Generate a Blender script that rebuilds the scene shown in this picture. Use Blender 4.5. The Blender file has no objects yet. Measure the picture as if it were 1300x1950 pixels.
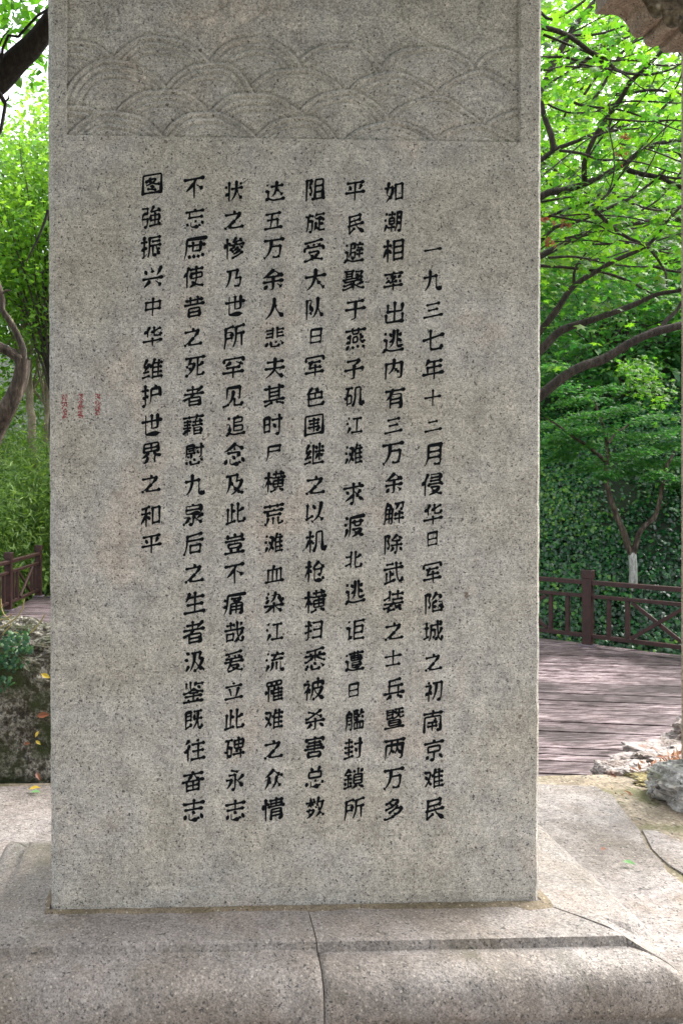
import bpy, bmesh, math, random
import numpy as np
from mathutils import Vector, noise

random.seed(7)
rng = np.random.default_rng(11)
R = math.radians
scene = bpy.context.scene
C = scene.collection

# ------------------------------------------------------------------ camera
FPX, U0, V0, YAW, EYE = 1450.0, 402.0, 940.0, R(2.0), 1.62
cam_d = bpy.data.cameras.new('camera')
cam = bpy.data.objects.new('camera', cam_d); C.objects.link(cam)
cam.location = (0, 0, EYE); cam.rotation_euler = (R(90), 0, -YAW)
cam_d.sensor_width = 36.0; cam_d.sensor_fit = 'AUTO'
cam_d.lens = 36.0 * FPX / 1950.0
cam_d.shift_x = (650 - U0) / 1950.0; cam_d.shift_y = (V0 - 975) / 1950.0
cam_d.clip_start = 0.05; cam_d.clip_end = 600
cam_d.dof.use_dof = True; cam_d.dof.focus_distance = 2.3; cam_d.dof.aperture_fstop = 12.0
scene.camera = cam

# ------------------------------------------------------------------ sky, sun, exposure
SUN_EL, SUN_AZ = R(50), R(65)          # azimuth clockwise from +Y (behind the stele, to its right)
world = bpy.data.worlds.new('World'); scene.world = world; world.use_nodes = True
wn, wl = world.node_tree.nodes, world.node_tree.links
for n in list(wn): wn.remove(n)
sky = wn.new('ShaderNodeTexSky'); sky.sky_type = 'NISHITA'; sky.sun_disc = False
sky.sun_elevation = SUN_EL; sky.sun_rotation = SUN_AZ; sky.dust_density = 3.0; sky.air_density = 1.0
hs = wn.new('ShaderNodeHueSaturation'); hs.inputs['Saturation'].default_value = 0.22
bg = wn.new('ShaderNodeBackground'); bg.inputs['Strength'].default_value = 0.15
wo = wn.new('ShaderNodeOutputWorld')
wl.new(sky.outputs[0], hs.inputs['Color']); wl.new(hs.outputs[0], bg.inputs['Color']); wl.new(bg.outputs[0], wo.inputs['Surface'])
sd = bpy.data.lights.new('sun', 'SUN'); sd.energy = 1.05; sd.angle = R(32); sd.color = (1.0, 0.96, 0.9)
sun = bpy.data.objects.new('sun', sd); C.objects.link(sun)
sdir = Vector((math.sin(SUN_AZ) * math.cos(SUN_EL), math.cos(SUN_AZ) * math.cos(SUN_EL), math.sin(SUN_EL)))
sun.rotation_euler = sdir.to_track_quat('Z', 'Y').to_euler()
vs = scene.view_settings
vs.view_transform = 'Standard'; vs.look = 'None'; vs.gamma = 1.0; vs.use_curve_mapping = False
vs.exposure = 2.25
scene.cycles.max_bounces = 8; scene.cycles.transparent_max_bounces = 8

# ------------------------------------------------------------------ helpers
def ray(u, v):
    cx, cy = (u - U0) / FPX, (V0 - v) / FPX
    return Vector((cx * math.cos(YAW) + math.sin(YAW), -cx * math.sin(YAW) + math.cos(YAW), cy))
def P(u, v, Y=None, z=None):
    d = ray(u, v)
    t = Y / d.y if Y is not None else (z - EYE) / d.z
    return Vector((d.x * t, d.y * t, EYE + d.z * t))

def mesh_obj(name, verts, faces, mat=None, parent=None, smooth=False):
    me = bpy.data.meshes.new(name)
    me.from_pydata([tuple(v) for v in verts], [], faces)
    me.update()
    if smooth: me.polygons.foreach_set('use_smooth', [True] * len(me.polygons))
    if mat: me.materials.append(mat)
    o = bpy.data.objects.new(name, me); C.objects.link(o)
    if parent: o.parent = parent
    return o
def fast_mesh(name, V, F, mat, parent=None, smooth=False, tint=None):
    """V (n,3), F (m,k) uniform face size"""
    V = np.asarray(V, np.float32); F = np.asarray(F, np.int32); m, k = F.shape
    me = bpy.data.meshes.new(name)
    me.vertices.add(len(V)); me.vertices.foreach_set('co', V.ravel())
    me.loops.add(m * k); me.loops.foreach_set('vertex_index', F.ravel())
    me.polygons.add(m); me.polygons.foreach_set('loop_start', np.arange(0, m * k, k, dtype=np.int32))
    try: me.polygons.foreach_set('loop_total', np.full(m, k, np.int32))
    except Exception: pass
    if smooth: me.polygons.foreach_set('use_smooth', np.ones(m, bool))
    if tint is not None:
        a = me.attributes.new('tint', 'FLOAT', 'POINT'); a.data.foreach_set('value', np.asarray(tint, np.float32))
    me.materials.append(mat); me.update(calc_edges=True); me.validate()
    o = bpy.data.objects.new(name, me); C.objects.link(o)
    if parent: o.parent = parent
    return o
def thing(name, label, cat, loc=(0, 0, 0), group=None):
    o = bpy.data.objects.new(name, None); C.objects.link(o); o.location = loc
    o['label'] = label; o['category'] = cat
    if group: o['group'] = group
    return o
def tag(o, label, cat, group=None, kind=None):
    o['label'] = label
    if cat: o['category'] = cat
    if group: o['group'] = group
    if kind: o['kind'] = kind
    return o
def adopt(o, t):
    """parent o (built in world coordinates) under thing t, keeping its place"""
    o.parent = t; o.matrix_parent_inverse = t.matrix_basis.inverted()
    return o
def box_vf(c, s, rot=None):
    hx, hy, hz = s[0] / 2, s[1] / 2, s[2] / 2
    vs_ = [Vector((x, y, z)) for x in (-hx, hx) for y in (-hy, hy) for z in (-hz, hz)]
    if rot is not None: vs_ = [rot @ v for v in vs_]
    vs_ = [v + Vector(c) for v in vs_]
    return vs_, [(0, 1, 3, 2), (4, 6, 7, 5), (0, 4, 5, 1), (2, 3, 7, 6), (0, 2, 6, 4), (1, 5, 7, 3)]
def bevel_box(name, c, s, mat, parent=None, rot=None, w=0.006):
    bm = bmesh.new(); v, f = box_vf((0, 0, 0), s)
    bv = [bm.verts.new(x) for x in v]
    for q in f: bm.faces.new([bv[i] for i in q])
    bmesh.ops.bevel(bm, geom=bm.edges[:], offset=w, segments=1, affect='EDGES')
    bmesh.ops.recalc_face_normals(bm, faces=bm.faces[:])
    for x in bm.verts:
        if rot is not None: x.co = rot @ x.co
        x.co += Vector(c)
    me = bpy.data.meshes.new(name); bm.to_mesh(me); bm.free(); me.materials.append(mat)
    o = bpy.data.objects.new(name, me); C.objects.link(o)
    if parent: adopt(o, parent)
    return o

def tube_arrays(pts, rad, sides=8, knob=0.0, seed=0):
    pts = [Vector(p) for p in pts]; n = len(pts); V = []; F = []
    up = Vector((0.13, 0.31, 0.94)).normalized(); a = None
    for i, p in enumerate(pts):
        t = (pts[min(i + 1, n - 1)] - pts[max(i - 1, 0)])
        t = t.normalized() if t.length > 1e-6 else Vector((0, 0, 1))
        if a is None: a = t.orthogonal().normalized()
        a = (a - t * a.dot(t)).normalized(); b = t.cross(a)
        for k in range(sides):
            th = 2 * math.pi * k / sides
            d = a * math.cos(th) + b * math.sin(th)
            r = rad[i]
            if knob: r *= 1 + knob * noise.noise(Vector((p.x * 6 + d.x * 1.4 + seed, p.y * 6 + d.y * 1.4, p.z * 6 + d.z * 1.4)))
            V.append(p + d * r)
    for i in range(n - 1):
        for k in range(sides):
            k2 = (k + 1) % sides
            F.append((i * sides + k, i * sides + k2, (i + 1) * sides + k2, (i + 1) * sides + k))
    return V, F
def smooth_path(pts, rads, step, jit=0.0, seed=0):
    """Catmull-Rom through pts, resampled"""
    pts = [Vector(p) for p in pts]; out = []; ro = []
    for i in range(len(pts) - 1):
        p0, p1, p2, p3 = pts[max(i - 1, 0)], pts[i], pts[i + 1], pts[min(i + 2, len(pts) - 1)]
        m = max(1, int((p2 - p1).length / step))
        for j in range(m):
            t = j / m
            q = 0.5 * ((2 * p1) + (p2 - p0) * t + (2 * p0 - 5 * p1 + 4 * p2 - p3) * t * t + (3 * p1 - p0 - 3 * p2 + p3) * t ** 3)
            if jit and (i or j): q = q + noise.noise_vector(q * 2.3 + Vector((seed, 0, 0))) * jit
            out.append(q); ro.append(rads[i] * (1 - t) + rads[i + 1] * t)
    out.append(pts[-1]); ro.append(rads[-1])
    return out, ro
class Tubes:
    def __init__(s): s.V = []; s.F = []
    def add(s, pts, rad, sides=6, knob=0.0, seed=0):
        V, F = tube_arrays(pts, rad, sides, knob, seed); b = len(s.V)
        s.V += V; s.F += [tuple(i + b for i in f) for f in F]
    def build(s, name, mat, parent=None):
        o = fast_mesh(name, [tuple(v) for v in s.V], s.F, mat, None, smooth=True)
        if parent: adopt(o, parent)
        return o

# leaf shapes in the unit square, x along the leaf; (x, y, z)
def star(npt, rin, rout, fold=0.0):
    v = [(0.0, 0.0, 0.0)]; n = npt * 2
    for i in range(n + 1):
        th = math.pi * (1.0 - 2.0 * i / n) * 0.86
        r = rout * (1.0 if abs(th) < 0.4 else (0.93 if abs(th) < 1.5 else 0.72)) if i % 2 == 1 else rin
        v.append((r * math.cos(th), r * math.sin(th), -fold * r))
    f = [(0, i, i + 1) for i in range(1, n + 1)]
    return np.array(v, np.float32), np.array(f)
MAPLE = star(5, 0.24, 0.56, 0.25)
IVY = (np.array([(-.42, 0, 0), (-.2, .4, -.06), (.08, .2, .02), (.2, .3, -.05), (.55, 0, -.08), (.2, -.3, -.05), (.08, -.2, .02), (-.2, -.4, -.06)], np.float32),
       np.array([(0, 2, 1), (0, 6, 2), (0, 7, 6), (2, 4, 3), (6, 4, 2), (6, 5, 4)]))
OVAL = (np.array([(-.5, 0, 0), (0, .27, .06), (.5, 0, -.05), (0, -.27, .06)], np.float32), np.array([(0, 2, 1), (0, 3, 2)]))
BLADE = (np.array([(-.5, 0, 0), (-.1, .09, .02), (.5, 0, -.12), (-.1, -.09, .02)], np.float32), np.array([(0, 2, 1), (0, 3, 2)]))
def leaves(name, pos, size, nrm, shape, mat, parent=None, heading=None, tint=None):
    pos = np.asarray(pos, np.float32); N = len(pos)
    nrm = np.asarray(nrm, np.float32); nrm /= np.linalg.norm(nrm, axis=1, keepdims=True) + 1e-9
    h = rng.normal(size=(N, 3)) if heading is None else np.asarray(heading, float)
    h = h - nrm * (h * nrm).sum(1, keepdims=True); h /= np.linalg.norm(h, axis=1, keepdims=True) + 1e-9
    w = np.cross(nrm, h)
    sv, sf = shape; size = np.broadcast_to(np.asarray(size, float), (N,))
    V = pos[:, None, :] + size[:, None, None] * (sv[None, :, 0:1] * h[:, None, :] + sv[None, :, 1:2] * w[:, None, :] + sv[None, :, 2:3] * nrm[:, None, :])
    F = sf[None] + (np.arange(N) * len(sv))[:, None, None]
    t = rng.random(N) if tint is None else tint
    o = fast_mesh(name, V.reshape(-1, 3), F.reshape(-1, sf.shape[1]), mat, None, tint=np.repeat(t, len(sv)))
    if parent: adopt(o, parent)
    return o

# ------------------------------------------------------------------ materials
def new_mat(name):
    m = bpy.data.materials.new(name); m.use_nodes = True; nt = m.node_tree
    return m, nt, nt.nodes['Principled BSDF'], nt.nodes['Material Output']
def N(nt, t, **kw):
    n = nt.nodes.new(t)
    for k, v in kw.items():
        if k.startswith('i_'): n.inputs[k[2:].replace('_', ' ')].default_value = v
        else: setattr(n, k, v)
    return n
def coord(nt, scale=(1, 1, 1)):
    g = N(nt, 'ShaderNodeNewGeometry'); mp = N(nt, 'ShaderNodeMapping'); mp.inputs['Scale'].default_value = scale
    nt.links.new(g.outputs['Position'], mp.inputs['Vector']); return mp.outputs[0]
def tex(nt, vec, scale, detail=3, rough=0.55, kind='noise'):
    if kind == 'noise':
        n = N(nt, 'ShaderNodeTexNoise'); n.inputs['Scale'].default_value = scale
        n.inputs['Detail'].default_value = detail; n.inputs['Roughness'].default_value = rough
        nt.links.new(vec, n.inputs['Vector']); return n.outputs['Fac']
    n = N(nt, 'ShaderNodeTexVoronoi'); n.inputs['Scale'].default_value = scale
    nt.links.new(vec, n.inputs['Vector']); return n
def ramp(nt, fac, stops):
    r = N(nt, 'ShaderNodeValToRGB'); e = r.color_ramp.elements
    while len(e) < len(stops): e.new(0.5)
    for el, (p, c) in zip(e, stops):
        el.position = p; el.color = (c, c, c, 1) if isinstance(c, (int, float)) else (*c, 1)
    nt.links.new(fac, r.inputs[0]); return r.outputs[0]
def mix(nt, a, b, fac, mode='MIX'):
    m = N(nt, 'ShaderNodeMix', data_type='RGBA', blend_type=mode)
    for k, x in ((6, a), (7, b), (0, fac)):
        s = m.inputs[k]
        if isinstance(x, bpy.types.NodeSocket): nt.links.new(x, s)
        elif isinstance(x, (int, float)): s.default_value = x if k == 0 else (x, x, x, 1)
        else: s.default_value = (*x, 1)
    return m.outputs[2]
def bump(nt, h, bsdf, strength, dist):
    b = N(nt, 'ShaderNodeBump'); b.inputs['Strength'].default_value = strength; b.inputs['Distance'].default_value = dist
    nt.links.new(h, b.inputs['Height']); nt.links.new(b.outputs[0], bsdf.inputs['Normal']); return b
def granite(name, cols, fine=230, pepper=0.85, patch=2.2, rough=0.8, grain=(0.62, 1.3), bumpd=0.0015, moss=None, stain=0.5, stretch=(1, 1, 1), dash=0.0, streak=False):
    m, nt, b, out = new_mat(name); v = coord(nt); vf = coord(nt, stretch)
    big = tex(nt, v, patch, 4, 0.6)
    base = ramp(nt, big, [(0.30, cols[0]), (0.45, cols[1]), (0.56, cols[2]), (0.70, cols[3])])
    big2 = tex(nt, v, patch * 6, 3, 0.6)
    base = mix(nt, base, ramp(nt, big2, [(0.3, 0.80), (0.7, 1.2)]), 1.0, 'MULTIPLY')
    f1 = tex(nt, vf, fine, 2, 0.7)
    c = mix(nt, base, ramp(nt, f1, [(0.32, grain[0]), (0.5, 1.0), (0.68, grain[1])]), 1.0, 'MULTIPLY')
    f3 = tex(nt, vf, fine * 0.45, 2, 0.6)
    c = mix(nt, c, ramp(nt, f3, [(0.35, 0.78), (0.65, 1.2)]), 1.0, 'MULTIPLY')
    f2 = tex(nt, v, fine * 0.62, 1, 0.5)
    c = mix(nt, c, (0.035, 0.036, 0.038), ramp(nt, f2, [(0.655, 0.0), (0.70, pepper)]))
    vo = tex(nt, v, fine * 0.28, kind='vor')
    c = mix(nt, c, (0.62, 0.56, 0.46), ramp(nt, vo.outputs['Distance'], [(0.10, 0.55), (0.2, 0.0)]))
    if stain:
        st = tex(nt, v, 7.3, 5, 0.65)
        c = mix(nt, c, (0.13, 0.075, 0.04), ramp(nt, st, [(0.66, 0.0), (0.74, stain)]))
    if dash:
        vd = coord(nt, (1, 2.4, 3.5))
        dd = tex(nt, vd, 17, 6, 0.68)
        c = mix(nt, c, (0.06, 0.05, 0.045), ramp(nt, dd, [(0.59, 0.0), (0.66, dash)]))
    if streak:                                   # rain runs, faint tooling lines, a few pits
        sv_ = coord(nt, (6, 6, 0.55)); s1 = tex(nt, sv_, 2.2, 5, 0.6)
        c = mix(nt, c, ramp(nt, s1, [(0.32, 0.92), (0.5, 1.0), (0.68, 1.05)]), 1.0, 'MULTIPLY')
        sh = coord(nt, (5, 5, 160)); s2 = tex(nt, sh, 1.0, 2, 0.5)
        c = mix(nt, c, ramp(nt, s2, [(0.35, 0.93), (0.65, 1.06)]), 1.0, 'MULTIPLY')
        s3 = tex(nt, v, 26, 2, 0.4)
        c = mix(nt, c, (0.10, 0.06, 0.04), ramp(nt, s3, [(0.755, 0.0), (0.78, 0.7)]))
    if moss:
        ms = tex(nt, v, 3.1, 6, 0.7)
        c = mix(nt, c, moss[0], ramp(nt, ms, [(moss[1], 0.0), (moss[1] + 0.14, moss[2])]))
    nt.links.new(c, b.inputs['Base Color'])
    b.inputs['Roughness'].default_value = rough
    hh = mix(nt, f1, big2, 0.35)
    hh = mix(nt, hh, f3, 0.4)
    bump(nt, hh, b, 0.9, bumpd)
    return m
STELE = granite('stele_granite', [(0.385, 0.348, 0.285), (0.415, 0.385, 0.33), (0.42, 0.398, 0.358), (0.46, 0.395, 0.33)], fine=240, grain=(0.47, 1.42), pepper=0.85, bumpd=0.002, stain=0.4, streak=True)
PLINTH = granite('plinth_granite', [(0.185, 0.155, 0.125), (0.25, 0.217, 0.188), (0.27, 0.243, 0.222), (0.275, 0.225, 0.19)], fine=190, grain=(0.55, 1.35), rough=0.6, bumpd=0.005, stain=0.45, moss=((0.085, 0.08, 0.04), 0.55, 0.55))
SLAB = granite('slab_stone', [(0.19, 0.16, 0.13), (0.28, 0.245, 0.22), (0.34, 0.305, 0.285), (0.24, 0.19, 0.15)], fine=120, grain=(0.7, 1.2), rough=0.75, bumpd=0.016, patch=1.6, stain=0.35, dash=0.85)
MORTAR = granite('mortar', [(0.20, 0.16, 0.11), (0.26, 0.21, 0.15), (0.30, 0.25, 0.19), (0.20, 0.18, 0.10)], fine=70, rough=0.9, bumpd=0.006, moss=((0.10, 0.11, 0.03), 0.5, 0.7))
BEAM = granite('pavilion_stone', [(0.27, 0.20, 0.145), (0.34, 0.26, 0.20), (0.38, 0.30, 0.235), (0.35, 0.25, 0.19)], fine=120, rough=0.75, bumpd=0.003)
BEAM_SHADE = granite('shade_toned_stone', [(0.09, 0.07, 0.04), (0.14, 0.105, 0.07), (0.19, 0.15, 0.10), (0.15, 0.12, 0.07)], fine=45, rough=0.9, bumpd=0.012, patch=6)  # darker copy of the pavilion stone, with the carved front's shade in its colour
ROCK = granite('pale_rock', [(0.17, 0.13, 0.11), (0.28, 0.235, 0.215), (0.38, 0.345, 0.33), (0.26, 0.15, 0.11)], fine=40, rough=0.85, bumpd=0.02, patch=5, stain=0.6)
ROCKG = granite('grey_rock', [(0.16, 0.15, 0.13), (0.30, 0.29, 0.275), (0.46, 0.45, 0.43), (0.24, 0.22, 0.18)], fine=40, rough=0.85, bumpd=0.02, patch=6, moss=((0.10, 0.12, 0.03), 0.60, 0.8))
MOSSROCK = granite('mossy_rock', [(0.022, 0.018, 0.010), (0.06, 0.05, 0.032), (0.24, 0.225, 0.19), (0.05, 0.042, 0.024)], fine=55, rough=0.9, bumpd=0.04, patch=21, grain=(0.25, 1.8), moss=((0.030, 0.042, 0.007), 0.44, 0.95))

def leaf_mat(name, cols, transl, rough=0.45, tcol=None):
    m, nt, b, out = new_mat(name)
    a = N(nt, 'ShaderNodeAttribute', attribute_name='tint')
    c = ramp(nt, a.outputs['Fac'], [(i / (len(cols) - 1), q) for i, q in enumerate(cols)])
    nt.links.new(c, b.inputs['Base Color']); b.inputs['Roughness'].default_value = rough
    t = N(nt, 'ShaderNodeBsdfTranslucent')
    tc = mix(nt, c, tcol or (1.6, 1.7, 0.9), 1.0, 'MULTIPLY'); nt.links.new(tc, t.inputs['Color'])
    ms = N(nt, 'ShaderNodeMixShader'); ms.inputs[0].default_value = transl
    nt.links.new(b.outputs[0], ms.inputs[1]); nt.links.new(t.outputs[0], ms.inputs[2]); nt.links.new(ms.outputs[0], out.inputs['Surface'])
    return m
L_MAPLE = leaf_mat('maple_leaf', [(0.025, 0.09, 0.012), (0.06, 0.18, 0.012), (0.10, 0.25, 0.014), (0.16, 0.31, 0.018), (0.05, 0.15, 0.04)], 0.58, tcol=(1.65, 1.75, 1.3))
L_FAR = leaf_mat('far_leaf', [(0.07, 0.16, 0.03), (0.14, 0.28, 0.035), (0.20, 0.34, 0.045), (0.09, 0.22, 0.07)], 0.58, tcol=(1.9, 1.9, 1.0))
L_BROAD = leaf_mat('broad_dark_leaf', [(0.03, 0.10, 0.01), (0.06, 0.17, 0.015), (0.11, 0.25, 0.02)], 0.5)
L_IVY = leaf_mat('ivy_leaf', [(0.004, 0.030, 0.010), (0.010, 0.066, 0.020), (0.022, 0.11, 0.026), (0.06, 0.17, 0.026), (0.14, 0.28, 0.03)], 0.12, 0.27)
L_FINE = leaf_mat('fine_leaf', [(0.03, 0.13, 0.04), (0.06, 0.20, 0.05), (0.11, 0.27, 0.045)], 0.5)
L_BAMBOO = leaf_mat('bamboo_leaf', [(0.06, 0.13, 0.025), (0.13, 0.23, 0.045), (0.22, 0.32, 0.075)], 0.45)
L_DRY = leaf_mat('dry_leaf', [(0.20, 0.07, 0.03), (0.33, 0.14, 0.06), (0.42, 0.25, 0.14)], 0.2, 0.7, (1.2, 1.0, 0.8))
L_RED = leaf_mat('brown_red_leaf', [(0.35, 0.10, 0.06), (0.45, 0.2, 0.12)], 0.4, 0.7, (1.2, 1.0, 0.8))

def bark_mat(name, c0, c1, c2, sc=14):
    m, nt, b, out = new_mat(name); v = coord(nt, (1, 1, 0.22))
    n1 = tex(nt, v, sc * 3, 5, 0.7); v2 = coord(nt); n2 = tex(nt, v2, 5, 4)
    c = ramp(nt, n1, [(0.35, c0), (0.55, c1), (0.7, c2)])
    c = mix(nt, c, ramp(nt, n2, [(0.3, 0.7), (0.7, 1.25)]), 1.0, 'MULTIPLY')
    nt.links.new(c, b.inputs['Base Color']); b.inputs['Roughness'].default_value = 0.9
    bump(nt, n1, b, 1.0, 0.02); return m
BARK = bark_mat('bark', (0.016, 0.012, 0.009), (0.05, 0.038, 0.03), (0.10, 0.08, 0.064))
BARK_OLD = bark_mat('furrowed_bark', (0.012, 0.008, 0.005), (0.09, 0.066, 0.048), (0.26, 0.205, 0.155), 9)
BARK_DARK = bark_mat('dark_bark', (0.012, 0.010, 0.008), (0.03, 0.024, 0.02), (0.05, 0.04, 0.034))
BARK_PALE = bark_mat('pale_bark', (0.20, 0.15, 0.11), (0.34, 0.27, 0.21), (0.46, 0.39, 0.32))
LIME = bark_mat('limewash_paint', (0.20, 0.19, 0.16), (0.50, 0.50, 0.47), (0.66, 0.66, 0.63))

def plain(name, col, rough=0.6, var=0.0, sc=20):
    m, nt, b, out = new_mat(name); b.inputs['Roughness'].default_value = rough
    if var:
        n1 = tex(nt, coord(nt), sc, 4, 0.6)
        c = ramp(nt, n1, [(0.3, tuple(x * (1 - var) for x in col)), (0.7, tuple(x * (1 + var) for x in col))])
        nt.links.new(c, b.inputs['Base Color']); bump(nt, n1, b, 0.4, 0.002)
    else: b.inputs['Base Color'].default_value = (*col, 1)
    return m
INK = plain('black_paint', (0.004, 0.005, 0.0065), 0.75, 0.5, 150); INK.node_tree.nodes['Principled BSDF'].inputs['Specular IOR Level'].default_value = 0.12
RED = plain('faded_red_paint', (0.30, 0.045, 0.05), 0.8, 0.4, 300)
RAILPAINT = plain('red_brown_paint', (0.040, 0.0145, 0.0125), 0.5, 0.4, 12)
SOIL = plain('soil', (0.045, 0.035, 0.018), 0.95, 0.6, 3)
GROUNDM = plain('forest_floor', (0.012, 0.022, 0.008), 0.95, 0.6, 2)

def deck_mat():
    m, nt, b, out = new_mat('weathered_deck_wood')
    g = N(nt, 'ShaderNodeNewGeometry'); mp = N(nt, 'ShaderNodeMapping')
    mp.inputs['Rotation'].default_value = (0, 0, R(11)); mp.inputs['Scale'].default_value = (1.5, 9, 9)
    nt.links.new(g.outputs['Position'], mp.inputs['Vector'])
    n1 = tex(nt, mp.outputs[0], 4.2, 7, 0.75); n2 = tex(nt, coord(nt), 0.9, 4, 0.6)
    oi = N(nt, 'ShaderNodeObjectInfo')
    c = ramp(nt, n1, [(0.34, (0.018, 0.010, 0.010)), (0.46, (0.10, 0.066, 0.072)), (0.54, (0.27, 0.205, 0.215)), (0.64, (0.46, 0.38, 0.39))])
    c = mix(nt, c, ramp(nt, n2, [(0.40, 0.42), (0.60, 1.25)]), 1.0, 'MULTIPLY')
    c = mix(nt, c, ramp(nt, oi.outputs['Random'], [(0.0, 0.72), (1.0, 1.22)]), 1.0, 'MULTIPLY')
    nt.links.new(c, b.inputs['Base Color']); b.inputs['Roughness'].default_value = 0.42
    bump(nt, n1, b, 0.6, 0.004); return m
DECK = deck_mat()

# ================================================================== SETTING
DECKZ = -0.38
# deck outline (plan), counter-clockwise
DECKP = [(-3.25, 4.42), (9.0, 4.42), (9.0, 6.35), (0.55, 14.75), (-2.90, 14.9)]
def out_dist(X, Y):
    """distance outside the deck outline (arrays), and which edge"""
    d = np.full(X.shape, -1e9); e = np.zeros(X.shape, int)
    for i in (2, 3, 4):
        ax, ay = DECKP[i]; bx, by = DECKP[(i + 1) % 5]
        L = math.hypot(bx - ax, by - ay); nx, ny = (by - ay) / L, -(bx - ax) / L
        q = (X - ax) * nx + (Y - ay) * ny
        e = np.where(q > d, i, e); d = np.maximum(d, q)
    return d, e
def ground_z(X, Y):
    X = np.asarray(X, float); Y = np.asarray(Y, float)
    s, e = out_dist(X, Y)
    steep = np.interp(s, [-3, 0.1, 0.5, 3.6, 6, 16, 40, 200], [-0.95, -0.95, -0.75, 2.9, 4.4, 10.0, 20, 40])
    gentle = np.interp(s, [-3, 0.2, 6, 20, 45, 200], [-0.95, -0.9, -0.2, 4.5, 13, 40])
    w = np.clip((X - (-2.0)) / 2.5, 0, 1)
    z = gentle * (1 - w) + steep * w
    k = np.clip((Y - 4.0) / 2.5, 0, 1)
    z = z * k + np.minimum(z, -0.75) * (1 - k)
    # unseen slope added behind the camera to block light from the front
    r = np.interp(Y, [-60, -26, -14, -7, -4], [20, 10, 5.0, 1.0, 0.0])
    z = z + r
    return z
def gz(x, y): return float(ground_z(np.array([x]), np.array([y]))[0])
def build_ground():
    a = np.concatenate([np.linspace(-220, -24, 18), np.arange(-22, 30, 0.4), np.linspace(32, 220, 18)])
    b = np.concatenate([np.linspace(-220, -12, 12), np.arange(-10, 34, 0.4), np.linspace(36, 240, 18)])
    X, Y = np.meshgrid(a, b); Z = ground_z(X, Y)
    Z = Z + 0.12 * np.sin(X * 1.7 + Y) * np.sin(Y * 1.3 - X * .6) * (out_dist(X, Y)[0] > 0.8)
    n, m = X.shape; idx = np.arange(n * m).reshape(n, m)
    F = np.stack([idx[:-1, :-1], idx[:-1, 1:], idx[1:, 1:], idx[1:, :-1]], -1).reshape(-1, 4)
    o = fast_mesh('ground', np.stack([X, Y, Z], -1).reshape(-1, 3), F, GROUNDM, smooth=True)
    tag(o, 'dark leafy forest floor rising into a hillside', None, kind='structure')
build_ground()

def clip_poly(poly, a, b, c):      # keep a*x+b*y+c >= 0
    out = []
    for i in range(len(poly)):
        p, q = poly[i], poly[(i + 1) % len(poly)]
        dp, dq = a * p[0] + b * p[1] + c, a * q[0] + b * q[1] + c
        if dp >= 0: out.append(p)
        if (dp > 0) != (dq > 0) and abs(dp - dq) > 1e-9:
            t = dp / (dp - dq); out.append((p[0] + (q[0] - p[0]) * t, p[1] + (q[1] - p[1]) * t))
    return out
def prism(name, poly, z0, z1, mat, parent=None, chamfer=0.0):
    n = len(poly); cx = sum(p[0] for p in poly) / n; cy = sum(p[1] for p in poly) / n
    def shr(p, d):
        L = math.hypot(p[0] - cx, p[1] - cy) or 1
        return (p[0] - (p[0] - cx) / L * d, p[1] - (p[1] - cy) / L * d)
    V = [(x, y, z0) for x, y in poly]
    if chamfer:
        V += [(x, y, z1 - chamfer) for x, y in poly] + [(*shr(p, chamfer), z1) for p in poly]; r = 3
    else: V += [(x, y, z1) for x, y in poly]; r = 2
    F = [tuple(range((r - 1) * n, r * n)), tuple(range(n - 1, -1, -1))]
    for k in range(r - 1):
        for i in range(n):
            j = (i + 1) % n
            F.append((k * n + i, k * n + j, (k + 1) * n + j, (k + 1) * n + i))
    o = mesh_obj(name, V, F, mat)
    if parent: adopt(o, parent)
    return o

# --- deck: every plank its own board
deck = prism('deck_frame', [(x * .995, y) for x, y in [(-3.2, 4.5), (8.9, 4.5), (8.9, 6.3), (0.5, 14.6), (-2.85, 14.75)]], DECKZ - 0.22, DECKZ - 0.06, plain('dark_joist_wood', (0.02, 0.015, 0.012), 0.9))
tag(deck, 'dark joists carrying the weathered wooden deck', None, kind='structure')
ang = R(-9.5); dx, dy = math.cos(ang), math.sin(ang); nx, ny = -dy, dx
k = 0; w = 0.145
o0 = min(nx * x + ny * y for x, y in DECKP)
while k < 110:
    a0 = o0 + k * w; poly = clip_poly(DECKP, nx, ny, -(a0 + 0.0065)); k += 1
    if len(poly) >= 3: poly = clip_poly(poly, -nx, -ny, a0 + w - 0.0065)
    if len(poly) < 3: continue
    dz = random.uniform(-0.005, 0.005)
    prism('plank', poly, DECKZ - 0.035, DECKZ + dz, DECK, deck, 0.004)

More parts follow.
